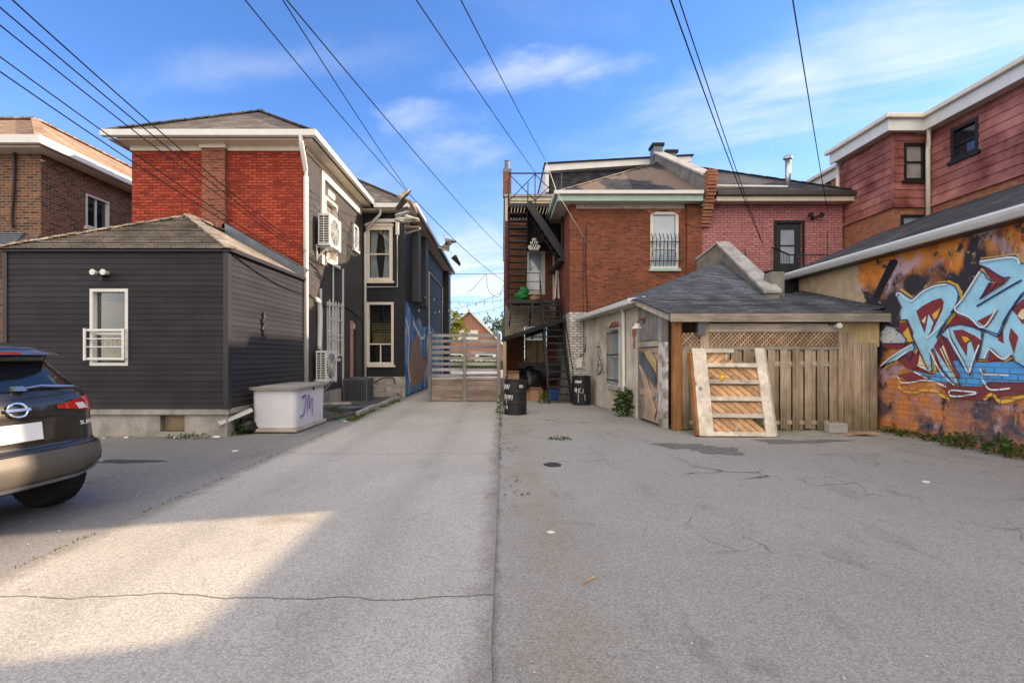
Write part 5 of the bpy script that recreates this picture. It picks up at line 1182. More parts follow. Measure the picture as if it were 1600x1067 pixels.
CRE = [[(388, 1120), (478, 1255), (372, 1225)], [(540, 1090), (566, 1062), (620, 1200), (690, 1345), (670, 1340), (590, 1200)], [(1130, 840), (1164, 790), (1300, 780), (1300, 830), (1164, 870)], [(400, 880), (440, 840), (425, 900)]]
INN = [[(425, 985), (455, 830), (492, 890), (470, 962), (440, 1000)]]
def poly2d(pts, grow):
    n = len(pts); A = sum(pts[i][0]*pts[(i+1) % n][1]-pts[(i+1) % n][0]*pts[i][1] for i in range(n)); s = 1 if A > 0 else -1; out = []
    for i in range(n):
        a, b, c = Vector(pts[i-1]), Vector(pts[i]), Vector(pts[(i+1) % n]); d1, d2 = (b-a).normalized(), (c-b).normalized()
        n1, n2 = Vector((d1.y, -d1.x)), Vector((d2.y, -d2.x)); h = (n1+n2)
        h = h.normalized() if h.length > .2 else n1; k = min(1.25, 1/max(.35, h.dot(n1))); out.append(tuple(b+h*grow*k*s))
    return out
def paint(name, polys, mat, d, grow=0, parent=None):
    m = MB()
    for i, q in enumerate(polys):
        m.face([GP(x, y, d+.0006*i) for x, y in q])
    return m.build(name, mat, parent or GB)
main = [S[k] for k in 'RLCDT']
paint('maroon_ground', [[(240, 860), (330, 725), (420, 650), (600, 600), (690, 700), (860, 500), (1300, 440), (1300, 1420), (700, 1400), (320, 1260), (330, 1000)]], 'g_maroon', .002)
def outline(name, polys, mat, d, w):
    m = MB()
    for j, q in enumerate(polys):
        n = len(q)
        for i in range(n):
            a, b = Vector(q[i]), Vector(q[(i+1) % n]); e = (b-a).normalized()*w*.5; nrm = Vector((-e.y, e.x)); dd = d+.0004*(i % 3)+.0013*j
            a2, b2 = a-e*.8, b+e*.8
            m.face([GP(*(a2+nrm), dd), GP(*(b2+nrm), dd), GP(*(b2-nrm), dd), GP(*(a2-nrm), dd)])
    return m.build(name, mat, GB)
outline('yellow_outline', [S['R'], S['C'], S['T'], S['D']], 'g_yellow', .004, 30)
paint('deep_blue_fill', [S['B']], 'g_deep', .013)
paint('letters', main, 'g_blue', .016)
paint('arrow', [S['A']], 'g_grey', .016)
outline('navy_outline', main+[S['A']], 'g_navy', .041, 9)
paint('maroon_shading', MAR, 'g_maroon', .021)
paint('yellow_shading', YEL, 'g_yellow', .032); paint('cream_shading', CRE, 'g_cream', .032); paint('inner_letters', INN, 'g_blue', .034)
def strokes(name, sts, mat, d, w):
    m = MB()
    for i, st in enumerate(sts): ribbon(m, [GP(p.x, p.y, d+.0006*i) for p in smoothpts([(a, b, 0) for a, b in st], 4)], w, (-1, 0, 0))
    m.build(name, mat, GB)
navy = [[(640, 805), (780, 872), (860, 935), (890, 965)], [(820, 770), (900, 722), (1040, 640), (1164, 570)], [(625, 820), (660, 770), (690, 690)], [(600, 925), (620, 1000), (700, 1150), (760, 1280)], [(520, 1000), (590, 900)], [(1020, 900), (1080, 800), (1164, 690)]]
strokes('navy_lines', navy, 'g_navy', .036, .03)
wl = [[(215, 690), (240, 668), (325, 728), (420, 655), (520, 612), (600, 604)], [(470, 1100), (560, 1270), (660, 1365)], [(440, 1005), (480, 985), (580, 890)], [(610, 940), (630, 1020), (720, 1180), (770, 1275), (800, 1180), (850, 1060)], [(855, 430), (1110, 398), (1160, 450)], [(855, 505), (720, 715), (665, 795), (780, 855), (880, 930), (985, 790)], [(930, 1090), (1030, 1168), (1090, 1130)], [(890, 1165), (925, 1085)],
 [(230, 1300), (260, 1345), (330, 1345), (430, 1330), (520, 1345), (600, 1380)], [(350, 1262), (460, 1318)], [(620, 1425), (640, 1405), (720, 1410), (840, 1425), (720, 1448), (640, 1448), (620, 1425)], [(860, 1240), (880, 1280), (960, 1285), (1080, 1290)], [(870, 1310), (890, 1340), (940, 1400), (1090, 1390)], [(480, 1262), (380, 1215)], [(210, 1180), (300, 1110)], [(100, 1222), (205, 1135), (340, 1060)]]
strokes('white_lines', wl, 'g_white', .056, .026)
strokes('yellow_lines', [[(215, 1360), (260, 1405), (340, 1418), (420, 1408), (500, 1410), (560, 1445), (620, 1480)], [(880, 1480), (935, 1435), (1000, 1490), (1080, 1480), (1164, 1455), (1300, 1440)]], 'g_yellow', .036, .05)
paint('black_bar', [[(20, 690), (150, 420), (200, 412), (210, 440), (70, 705), (30, 712)]], 'g_black', .006)
# ================================================================== red clad building on the right
RB = thing('red_clad_building', 'tall building with faded red board cladding above brick, cream gutters and a projecting bay', 'building', (17, 20, 0))
TR = TXm(12.5); wz = (12.65, 13.42, 6.9, 7.78)
m = MB(); m.clap(TR, 8.2, 30, 5.9, 8.06, .24, lip=.03, holes=[wz]); m.wall(TR, 8.2, 30, 5.9, 8.06, [wz], reveal=.1)
TB = TXm(11.5); TBf = TY(14.2); wb = (11.80, 12.42, 6.66, 7.76)
m.clap(TB, 14.22, 16.4, 5.92, 8.06, .24, lip=.03); m.wall(TB, 14.2, 16.4, 5.92, 8.06); m.clap(TBf, 11.52, 12.48, 5.92, 8.06, .24, lip=.03, holes=[wb]); m.wall(TBf, 11.5, 12.5, 5.92, 8.06, [wb], reveal=.1)
m.face([(12.5, 8.2, 0), (22, 12.5, 0), (22, 12.5, 8.4), (12.5, 8.2, 8.4)]); m.wall(lambda u, d, v: Vector((u, 16.4+d, v)), 11.5, 12.5, 0, 8.06)
m.build('red_cladding', 'red_siding', RB)
m = MB(); m.box(11.46, 11.5, 14.16, 14.24, 5.9, 8.05); m.box(11.46, 12.5, 14.13, 14.175, 5.86, 5.93); m.box(11.43, 11.478, 14.176, 16.4, 5.86, 5.93); m.box(12.43, 12.478, 8.2, 14.1, 5.84, 5.91); m.build('corner_board', 'red_siding', RB)
m = MB(); wl_ = (11.72, 12.40, 4.9, 5.66)
m.wall(TR, 8.2, 30, 0, 5.9); m.wall(TB, 14.2, 16.4, 0, 5.92); m.wall(TBf, 11.5, 12.5, 0, 5.92, [wl_], reveal=.1); m.box(12.2, 12.48, 17.3, 17.9, 0, 8.0); m.build('brick_wall', 'lower_brick', RB)
window(RB, TR, *wz, fw=.08, inset=.06, frame='black', pane='pane_dark', split=.45, proud=.04)
window(RB, TBf, *wb, fw=.07, inset=.06, frame='black', pane='pane_tan', split=.5, proud=.04)
window(RB, TBf, *wl_, fw=.07, inset=.05, rows=1, frame='black', pane='pane_sky', proud=.03)
m = MB(); m.box(12.15, 12.22, 8.0, 13.93, 8.0, 8.36); m.box(11.12, 11.19, 13.9, 16.4, 8.0, 8.36); m.box(11.191, 12.149, 13.9, 13.97, 8.0, 8.36); m.box(12.15, 12.22, 16.41, 30, 8.0, 8.36); m.build('ribbed_fascia', 'white', RB)
m = MB()
for y in range(0, 62): pass
m.box(12.03, 12.145, 8.0, 13.78, 8.33, 8.46); m.box(11.0, 11.115, 13.78, 16.5, 8.33, 8.46); m.box(11.116, 12.145, 13.781, 13.895, 8.33, 8.46); m.box(12.03, 12.145, 16.51, 30, 8.33, 8.46); m.build('gutter', 'cream', RB, bevel=.02)
m = MB(); m.box(12.2, 12.5, 8.1, 30, 8.02, 8.05); m.box(11.19, 12.5, 13.97, 16.4, 8.062, 8.09); m.build('soffit', 'soffit', RB)
m = MB(); m.tube([(12.2, 13.8, 8.35), (12.2, 13.8, 8.1), (12.38, 14.02, 7.7), (12.4, 14.05, 7.5), (12.4, 14.05, 5.5)], .06, 8); m.tube([(11.44, 16.45, 8.2), (11.44, 16.45, 5.9)], .06, 8); m.tube([(12.1, 16.9, 8.2), (12.1, 16.9, 6.5)], .06, 8); m.build('downspout', 'cream', RB, smooth=True)
m = MB(); m.face([(12.05, 8.0, 8.44), (12.05, 30, 8.44), (17, 30, 10.7), (17, 14., 10.7)]); m.face([(22, 12.5, 8.44), (22, 30, 8.44), (17, 30, 10.7), (17, 14., 10.7)]); m.face([(12.05, 8.0, 8.43), (12.05, 30, 8.43), (22, 30, 8.43), (22, 12.5, 8.43)]); m.face([(12.05, 8.0, 8.43), (22, 12.5, 8.43), (17, 14., 10.7)])
m.face([(11.02, 13.8, 8.44), (12.6, 13.8, 8.44), (12.6, 15.1, 8.95)]); m.face([(11.02, 13.8, 8.44), (11.02, 16.5, 8.44), (12.6, 16.5, 8.95), (12.6, 15.1, 8.95)]); m.build('roof', 'roof_dark', RB)
m = MB(); m.box(12.52, 22, 30.01, 30.05, 0, 8.3); m.box(21.95, 22, 12.51, 30, 0, 8.3); m.build('back_wall', 'lower_brick', RB)
# the neighbour that stands beside the photographer and throws the yard into shade
NBR = thing('brick_neighbour_building', 'plain tall brick building standing beside the yard just behind the viewer', 'building', (17, -5, 0))
m = MB(); m.box(12.55, 22, -22, 6.1, 0, 9.2); m.build('wall', 'lower_brick', NBR)
m = MB(); m.box(12.4, 22.15, -22.1, 6.2, 9.203, 9.45); m.build('parapet', 'conc_cap', NBR)
# ================================================================== things by the left house
def heat_pump(lab, y0, y1, z0, z1, x0, x1):
    """wall hung outdoor unit: long fan face to the right, louvred end to the viewer"""
    d = thing('heat_pump', lab, 'air conditioner', ((x0+x1)/2, (y0+y1)/2, z0), 0, 'wall hung heat pumps')
    m = MB(); m.box(x0, x1, y0+.012, y1, z0, z1); m.build('casing', 'ac_white', d, bevel=.012)
    m = MB()
    m.box(x0, x0+.03, y0, y0+.0115, z0, z1); m.box(x1-.04, x1, y0, y0+.0115, z0, z1); m.box(x0+.03, x1-.04, y0, y0+.0115, z1-.06, z1); m.box(x0+.03, x1-.04, y0, y0+.0115, z0, z0+.06)
    xm = (x0+x1)/2-.01; m.box(xm-.012, xm+.012, y0, y0+.0115, z0+.06, z1-.06)
    n = 11
    for k in range(n): z = z0+.07+(z1-z0-.14)*k/n; m.box(x0+.03, x1-.04, y0+.002, y0+.0115, z, z+.022)
    m.build('end_grille', 'ac_white', d)
    m = MB(); m.box(x0+.02, x1-.03, y0+.0117, y0+.0119, z0+.05, z1-.05); m.build('coil', 'ac_dark', d)
    cy, cz = y0+(y1-y0)*.45, (z0+z1)/2; r = min((y1-y0)*.42, (z1-z0)*.42)
    m = MB(); m.lathe([(r, .002), (r, .006), (.01, .006)], (x1, cy, cz), 28, ax='x'); fan = m.build('fan_opening', 'ac_dark', d)
    m = MB()
    for k in range(9):
        q = r*(k+1)/9.5; m.tube([(x1+.012, cy+q*math.cos(a*math.pi/12), cz+q*math.sin(a*math.pi/12)) for a in range(25)], .004, 4)
    for k in range(8): a = k*math.pi/4; m.tube([(x1+.014, cy, cz), (x1+.014, cy+r*math.cos(a), cz+r*math.sin(a))], .005, 4)
    m.build('fan_guard', 'ac_white', fan)
    m = MB()
    for y in (y0+.12, y1-.12):
        m.beam((-5.05, y, z0-.02), (x1+.02, y, z0-.02), .035, .035); m.beam((-5.06, y, z0-.38), (-5.06, y, z0+.05), .035, .03); m.beam((-5.05, y, z0-.30), (x1-.1, y, z0-.04), .03, .03)
    m.build('bracket', 'ac_white', d)
    return d
heat_pump('upper white heat pump hung on brackets beside the top floor window of the red house', 13.1, 14.02, 4.52, 5.38, -4.98, -4.66)
heat_pump('lower white heat pump hung just above the ground beside the plastic storage box', 12.95, 13.8, .82, 1.66, -4.98, -4.70)
m = MB(); m.tube(smoothpts([(-5.02, 13.3, 1.7), (-5.0, 13.3, 2.7), (-5.02, 13.22, 3.0), (-5.05, 13.1, 3.05)]), .07, 10)
tag(m.build('line_cover', 'white', smooth=True), 'thick white pipe cover curving up the dark wall from the lower heat pump', 'pipe')
CU = thing('condenser', 'square dark grey air conditioner condenser standing on the gravel bed', 'air conditioner', (-4.62, 15.6, .07))
m = MB(); m.box(-4.97, -4.27, 15.25, 15.95, .11, .74); m.build('coil', 'ac_dark', CU)
m = MB(); m.box(-5.0, -4.24, 15.22, 15.98, .07, .11); m.box(-5.0, -4.24, 15.22, 15.98, .742, .80)
for x, y in ((-5.0, 15.22), (-4.28, 15.22), (-4.28, 15.94), (-5.0, 15.94)): m.box(x, x+.04, y, y+.04, .11, .742)
for k in range(1, 12):
    z = .11+k*.053; m.box(-4.96, -4.28, 15.225, 15.24, z, z+.014); m.box(-4.258, -4.243, 15.26, 15.94, z, z+.014)
for k in range(1, 9): m.box(-5+.084*k-.006, -5+.084*k+.006, 15.218, 15.224, .11, .742); m.box(-4.242, -4.236, 15.22+.084*k-.006, 15.22+.084*k+.006, .11, .742)
m.build('cage', 'ac_grey', CU)
m = MB(); m.lathe([(.30, .80), (.30, .83), (.05, .84)], (-4.62, 15.6, 0), 24); m.build('fan_grille', 'ac_grey', CU)
m = MB(); m.tube(smoothpts([(-4.3, 15.9, .55), (-4.1, 16.5, .75), (-3.95, 17.5, .72), (-3.9, 17.72, .5)]), .02, 6); tag(m.build('black_pipe', 'black', smooth=True), 'black insulated pipe running from the condenser to the stone base', 'pipe')
SB = thing('storage_box', 'pale resin storage box with a taupe lid and a purple scrawl beside the driveway', 'storage box', (-4.46, 10.2, 0))
m = MB(); m.box(-4.92, -4.0, 9.42, 11.02, .03, .09); m.build('skid', 'wood_grey_x', SB)
def vbox(mb, x0, x1, y0, y1, z0, z1, r=.09):
    pts = []
    for cx, cy, a0 in ((x1-r, y0+r, -90), (x1-r, y1-r, 0), (x0+r, y1-r, 90), (x0+r, y0+r, 180)):
        for k in range(6): a = rad(a0+18*k); pts.append((cx+r*math.cos(a), cy+r*math.sin(a)))
    mb.hexa([(a, b, z0) for a, b in pts], [(a*1+(a-(x0+x1)/2)*.03, b+(b-(y0+y1)/2)*.015, z1) for a, b in pts])
m = MB(); vbox(m, -4.88, -4.04, 9.46, 10.98, .10, .84)
bd_ = m.build('body', 'box_plastic', SB)
m = MB(); vbox(m, -4.95, -3.97, 9.38, 11.06, .842, .89, .12); m.hexa([(-4.9, 9.45, .891), (-4.02, 9.45, .891), (-4.02, 11, .891), (-4.9, 11, .891)], [(-4.7, 9.6, .93), (-4.2, 9.6, .93), (-4.2, 10.85, .93), (-4.7, 10.85, .93)]); m.build('lid', 'box_lid', SB)
m = MB(); PB = lambda u, v: Vector((-4.012+(v-.4)*.02, 9.6+u, v))
for st in ([(.03, .68), (.20, .70), (.17, .45), (.12, .32), (.0, .30)], [(.08, .66), (.16, .70)], [(.26, .35), (.30, .66), (.33, .70), (.37, .62), (.36, .42), (.45, .60), (.50, .58), (.50, .36), (.53, .26)]):
    ribbon(m, smoothpts([PB(u*1.2+.05, v) for u, v in st]), .03, (1, 0, 0))
m.build('purple_scrawl', 'purple', SB)
m = MB(); m.box(-3.975, -3.955, 10.15, 10.22, .80, .86); m.build('hasp', 'black', SB)
m = MB(); m.blob((-5.0, 9.42, .14), (.22, .16, .14), 9, .25, seed=31); tag(m.build('black_bag', 'bag', smooth=True), 'crumpled black plastic bag between the extension corner and the storage box', 'bag')
m = MB(); m.beam((-5.28, 9.02, .25), (-4.85, 9.38, .47), .10, .07); tag(m.build('loose_downspout', 'white'), 'loose length of white downspout lying behind the black bag', 'downspout')
m = MB()
for k in range(5):
    r = .42-.05*(k % 3); m.tube([(-4.25+r*math.cos(a*.3)+.03*k, 13.0+r*.9*math.sin(a*.3), .10+.018*k) for a in range(22)], .016, 6)
tag(m.build('garden_hose', 'flash', smooth=True), 'coiled blue grey hose on the gravel bed before the condenser', 'hose')
m = MB()
for x, y, z, rz in ((-4.7, 13.7, .07, .2), (-4.6, 13.75, .13, -.1), (-4.75, 14.0, .07, 1.2), (-4.9, 13.6, .13, .4)):
    e = Vector((math.cos(rz), math.sin(rz), 0)); a = Vector((x, y, z+.04)); m.beam(a-e*.3, a+e*.3, .2, .06)
tag(m.build('slab_pile', 'stone', bevel=.01), 'small untidy pile of stone slabs below the lower heat pump', 'slabs')
ST = thing('stone_step', 'rough stone doorstep against the foot of the wing beside the condenser', 'step', (-4.2, 17.3, 0))
m = MB(); m.box(-4.6, -3.75, 17.2, 17.72, .0, .22); m.build('lower_step', 'stone', ST, bevel=.02); m = MB(); m.box(-4.9, -4.25, 17.35, 17.73, .225, .45); m.build('upper_step', 'stone', ST, bevel=.02)
# litter and plants
def leafclump(c, r, h, n, sz, name, lab, cat, mat='leaf', seed=0, group=None, ragged=.5):
    rg = random.Random(seed); m = MB()
    for k in range(n):
        a = rg.uniform(0, 6.283); q = math.sqrt(rg.random()); z = rg.random()**.8
        rr = r*q*(1-.55*z*ragged); p = Vector((c[0]+rr*math.cos(a)*1.25, c[1]+rr*math.sin(a), c[2]+h*z*(1-.5*q*rg.random())))
        d = Vector((math.cos(a)+rg.uniform(-.8, .8), math.sin(a)+rg.uniform(-.8, .8), rg.uniform(-.3, 1.1))).normalized()
        s = d.cross(Vector((rg.uniform(-1, 1), rg.uniform(-1, 1), rg.uniform(-.2, 1)))).normalized(); L = sz*rg.uniform(.6, 1.4)
        m.face([p-s*L*.0, p+d*L*.45+s*L*.22, p+d*L, p+d*L*.45-s*L*.22], rg.random())
    for k in range(max(3, n//40)):
        a = rg.uniform(0, 6.283); m.tube([(c[0], c[1], c[2]-.01), (c[0]+r*.5*math.cos(a), c[1]+r*.5*math.sin(a), c[2]+h*rg.uniform(.5, .95))], .005, 4, .2)
    return tag(m.build(name, mat), lab, cat, group)
leafclump((3.15, 12.15, 0), .27, .72, 620, .10, 'weed_bush', 'leafy green weed bush at the foot of the white annex downspout', 'weed', seed=1)
wl2 = ['weed tuft at the wall foot closest to the timber shed', 'second weed tuft from the timber shed along the mural wall foot', 'third weed tuft from the timber shed along the mural wall foot', 'widest weed clump at the foot of the mural wall', 'bushy weed right of the widest clump at the mural wall foot', 'weed at the mural wall foot nearest the right edge of the photo']
for k, (y, r, h, n) in enumerate(((9.5, .10, .10, 50), (9.05, .17, .13, 90), (8.55, .14, .12, 80), (7.98, .27, .24, 260), (7.42, .14, .26, 140), (7.15, .15, .22, 130))):
    leafclump((7.62, y, 0), r, h, n, .075, 'wall_weed', wl2[k], 'weed', seed=10+k, group='weeds along the mural wall')
leafclump((.02, 12.7, 0), .10, .5, 130, .08, 'gate_weed', 'tall weed between the gate post and the tagged oil drum', 'weed', seed=21, mat='leaf_green')
leafclump((1.35, 15.5, 0), .13, .42, 140, .08, 'stair_weed', 'green weed at the foot of the iron stairs', 'weed', seed=22)
leafclump((1.05, 8.75, 0), .16, .03, 70, .05, 'grass_patch', 'small flat grass patch in the asphalt before the drums', 'grass patch', seed=23)
leafclump((-5.0, 9.25, 0), .10, .3, 60, .07, 'corner_weed', 'small weed at the corner of the charcoal extension', 'weed', seed=24)
leafclump((-5.8, 8.92, 0), .32, .07, 160, .05, 'foundation_grass', 'low grass strip along the concrete foundation of the extension', 'grass', seed=25)
def strip(pts, n, sz, name, lab, cat, wd=.08, h=.05, seed=0, mat='leaf'):
    rg = random.Random(seed); m = MB()
    for k in range(n):
        t = rg.random()*(len(pts)-1); i = int(t); p = Vector(pts[i]).lerp(Vector(pts[i+1]), t-i)+Vector((rg.gauss(0, wd), rg.gauss(0, wd), 0))
        if mnoise.noise(p*1.7+Vector((seed, 0, 0))) < -.12: continue
        d = Vector((rg.gauss(0, .5), rg.gauss(0, .5), 1)).normalized(); s = d.cross(Vector((rg.gauss(0, 1), rg.gauss(0, 1), .1))).normalized(); L = sz*rg.uniform(.5, 1.5)
        m.face([p-s*.006, p+s*.006, p+d*L], rg.random())
    o = m.build(name, mat, origin=(0, 0, 0)); o['kind'] = 'stuff'; return tag(o, lab, cat)
strip([(-3.52, 11.0, .0), (-3.54, 12.2, .0), (-3.53, 14.5, 0), (-3.5, 16.4, 0)], 1500, .07, 'kerb_grass', 'grass and weeds growing along the bed kerb', 'grass', seed=2, mat='leaf_green')
strip([(-3.9, 11.1, .0), (-4.0, 12.2, .06), (-4.3, 12.6, .07)], 300, .08, 'bed_grass', 'sparse grass behind the storage box', 'grass', seed=3)
strip([(-3.44, 3.4, .0), (-3.44, 6.0, 0), (-3.44, 9.5, 0)], 220, .025, 'edge_grass', 'tiny grass blades in the seam left of the driveway', 'grass', wd=.015, seed=4, mat='leaf_green')
strip([(-.03, 7.0, 0), (-.03, 10, 0), (-.02, 12.4, 0)], 200, .04, 'seam_grass', 'grass blades in the seam right of the driveway', 'grass', wd=.025, seed=6)
rg = random.Random(5)
lm = [plain('litter_white', (.7, .7, .68), .7), plain('litter_red', (.45, .12, .12), .6), plain('litter_teal', (.1, .3, .33), .5)]
lit = [((-3.72, 11.25), .10, 2, 'crushed teal drink cup by the storage box corner'), ((-3.60, 11.1), .07, 0, 'scrap of white paper beside the crushed cup'), ((-3.55, 11.35), .06, 1, 'scrap of red wrapper beside the crushed cup'),
       ((-5.95, 8.85), .08, 0, 'white scrap below the foundation vent'), ((-6.9, 8.88), .06, 0, 'white scrap by the foundation left of the vent'), ((-7.3, 8.85), .05, 0, 'tiny white scrap by the foundation nearest the car'), ((-5.25, 8.9), .09, 0, 'pale flat scrap on the ground at the extension corner'),
       ((-4.2, 7.6), .06, 0, 'white paper scrap on the dark asphalt left of the driveway'), ((.42, 4.1), .045, 0, 'crumpled white scrap on the right asphalt before the tar spot'), ((5.05, 5.75), .05, 0, 'white scrap far out on the right asphalt')]
for k, (c, s, mi, lab) in enumerate(lit):
    m = MB(); s *= .7; m.blob((c[0], c[1], s*.3), (s, s*.7, s*.35), 6, .35, seed=40+k); tag(m.build('litter', lm[mi]), lab, 'litter', 'litter on the ground')
m = MB(); m.beam((.53, 3.18, .008), (.63, 3.27, .012), .014, .01); tag(m.build('stick', 'wood_lat'), 'short pale stick lying on the right asphalt', 'stick')
o = MB(); rg = random.Random(9)
for k in range(1500):
    x = rg.uniform(-6, 7.6); y = rg.uniform(1.7, 12)
    if x < -4.9 and y > 8.8: continue
    s = rg.uniform(.003, .009); o.mesh([(x-s, y-s, .004), (x+s, y-s*.6, .004), (x+s*.7, y+s, .004), (x-s, y+s*.8, .004), (x, y, .004+s)], [[0, 1, 4], [1, 2, 4], [2, 3, 4], [3, 0, 4]], rg.random())
q = o.build('loose_grit', plain('grit', (.38, .36, .33), .9, var=.5, scale=40.), origin=(0, 0, 0)); q['kind'] = 'stuff'; tag(q, 'scattered grit and small stones over the yard', 'grit')

rg = random.Random(12); m = MB()
def flakes(p, q, n, wd):
    for k in range(n):
        c = Vector(p).lerp(Vector(q), rg.random())+Vector((rg.gauss(0, wd), rg.gauss(0, wd), 0)); c.z = .012+rg.random()*.015
        if mnoise.noise(c*.9+Vector((4, 0, 0))) < -.05: continue
        a = rg.uniform(0, 6.28); e = Vector((math.cos(a), math.sin(a), rg.uniform(-.3, .3)))*rg.uniform(.012, .035); s = Vector((-e.y, e.x, rg.uniform(-.01, .01)))*.5
        m.face([c-e, c+s, c+e, c-s], rg.random())
flakes((7.62, 4, 0), (7.6, 9.7, 0), 420, .09); flakes((3.7, 9.6, 0), (7.6, 9.65, 0), 260, .08); flakes((-9, 8.85, 0), (-5.1, 8.85, 0), 260, .09); flakes((-3.6, 11, 0), (-3.6, 16, 0), 200, .07); flakes((2.7, 15.9, 0), (3.2, 11.5, 0), 160, .08); flakes((.0, 5, 0), (.05, 13, 0), 220, .12); flakes((-4.2, 9.1, 0), (-3.6, 11.5, 0), 120, .15)
q = m.build('dead_leaves', leafm('dry_leaves', (.10, .065, .035), (.32, .25, .16), .1), origin=(0, 0, 0)); q['kind'] = 'stuff'; tag(q, 'dead leaves and bits of debris along the wall bases', 'debris')
# ================================================================== parked car
CAR = thing('parked_car', 'dusty dark grey brown family car cut off at the left edge, seen from behind', 'car', (-3.98, 4.08, 0), math.atan2(.12, -.993))
ZL = [.37, .44, .55, .665, .70, .90, 1.0, 1.10, 1.17, 1.30, 1.46, 1.52, 1.57, 1.63, 1.68]
XR = [.10, .04, .0, .03, .10, .13, .13, .16, .22, .36, .50, .44, .46, .75, 1.3]
WD = [.80, .845, .86, .865, .855, .855, .85, .845, .825, .78, .71, .695, .68, .62, .48]
XF = [4.3, 4.5, 4.58, 4.6, 4.6, 4.55, 4.45, 3.9, 3.35, 3.05, 2.7, 2.6, 2.45, 2.2, 2.0]
RS = [0, .2, .4, .6, .74, .85, .93, 1.0, 1.1, 1.3, 1.6, 2.0, 2.4, 2.8]
FY = [0, .27, .53, .76, .885, .95, .985, 1., 1, 1, 1, 1, .9, .0]
DX = [0, .005, .02, .06, .12, .20, .30, .42, .8, 1.5, 2.5, None, None, None]
def lerp(xs, ys, x):
    if x <= xs[0]: return ys[0]
    for a, b, p, q in zip(xs, xs[1:], ys, ys[1:]):
        if x <= b: return p+(q-p)*(x-a)/(b-a)
    return ys[-1]
def CS(z, s, side=-1, off=0):
    """car skin: height z, place s around the half outline from the tail (0) to the nose"""
    xr, w, xf = lerp(ZL, XR, z), lerp(ZL, WD, z), lerp(ZL, XF, z)
    L = xf-xr
    dx = [d if d is not None else 0 for d in DX]; dx[8:] = [.17*L, .33*L, .55*L, .80*L, .95*L, 1.0*L]
    x = xr+min(lerp(RS, dx, s), L); y = w*lerp(RS, FY, s)
    return Vector((x, side*y, z))
def CN(z, s, side):
    e = .01; a = CS(z, s+e, side)-CS(z, max(0, s-e), side); b = CS(z+e, s, side)-CS(z-e, s, side); n = a.cross(b).normalized(); 
    return n if n.dot(Vector((-1 if s < .9 else -.2, side*(.1 if s < .6 else 1), 0))) > 0 else -n
def patch(mb, z0, z1, s0, s1, side, off, nz=8, ns=10, shape=None):
    def fn(a, b):
        z, s = z0+(z1-z0)*b, s0+(s1-s0)*a
        if shape: z, s = shape(a, b)
        return CS(z, s, side)+CN(z, s, side)*off
    mb.grid(fn, ns, nz)
ss = [i*2.8/56 for i in range(57)]
zs = [.375+(1.68-.375)*i/44 for i in range(45)]
def skin(zs_, name, mat, parent, cap=False):
    m = MB(); vs = []; fs = []; n = len(ss)
    for z in zs_: vs += [CS(z, s, -1) for s in ss]+[CS(z, s, 1) for s in ss]
    for i in range(len(zs_)-1):
        for k in (0, n):
            for j in range(n-1): a = i*2*n+k+j; b = a+2*n; fs.append([a, a+1, b+1, b])
    m.mesh(vs, fs)
    for z, c in ((zs_[0], cap), (zs_[-1], cap)):
        if c: m.face([CS(z, s, -1) for s in ss]+[CS(z, s, 1) for s in ss[::-1]])
    return m.build(name, mat, parent, local=True, smooth=True)
zb = [z for z in zs if z >= .67]
body = skin([.668]+zb, 'body', 'car', CAR, cap=True)
skin([.37, .38, .41, .45, .50, .55, .60, .64, .667], 'bumper', 'car_trim', CAR, cap=True)
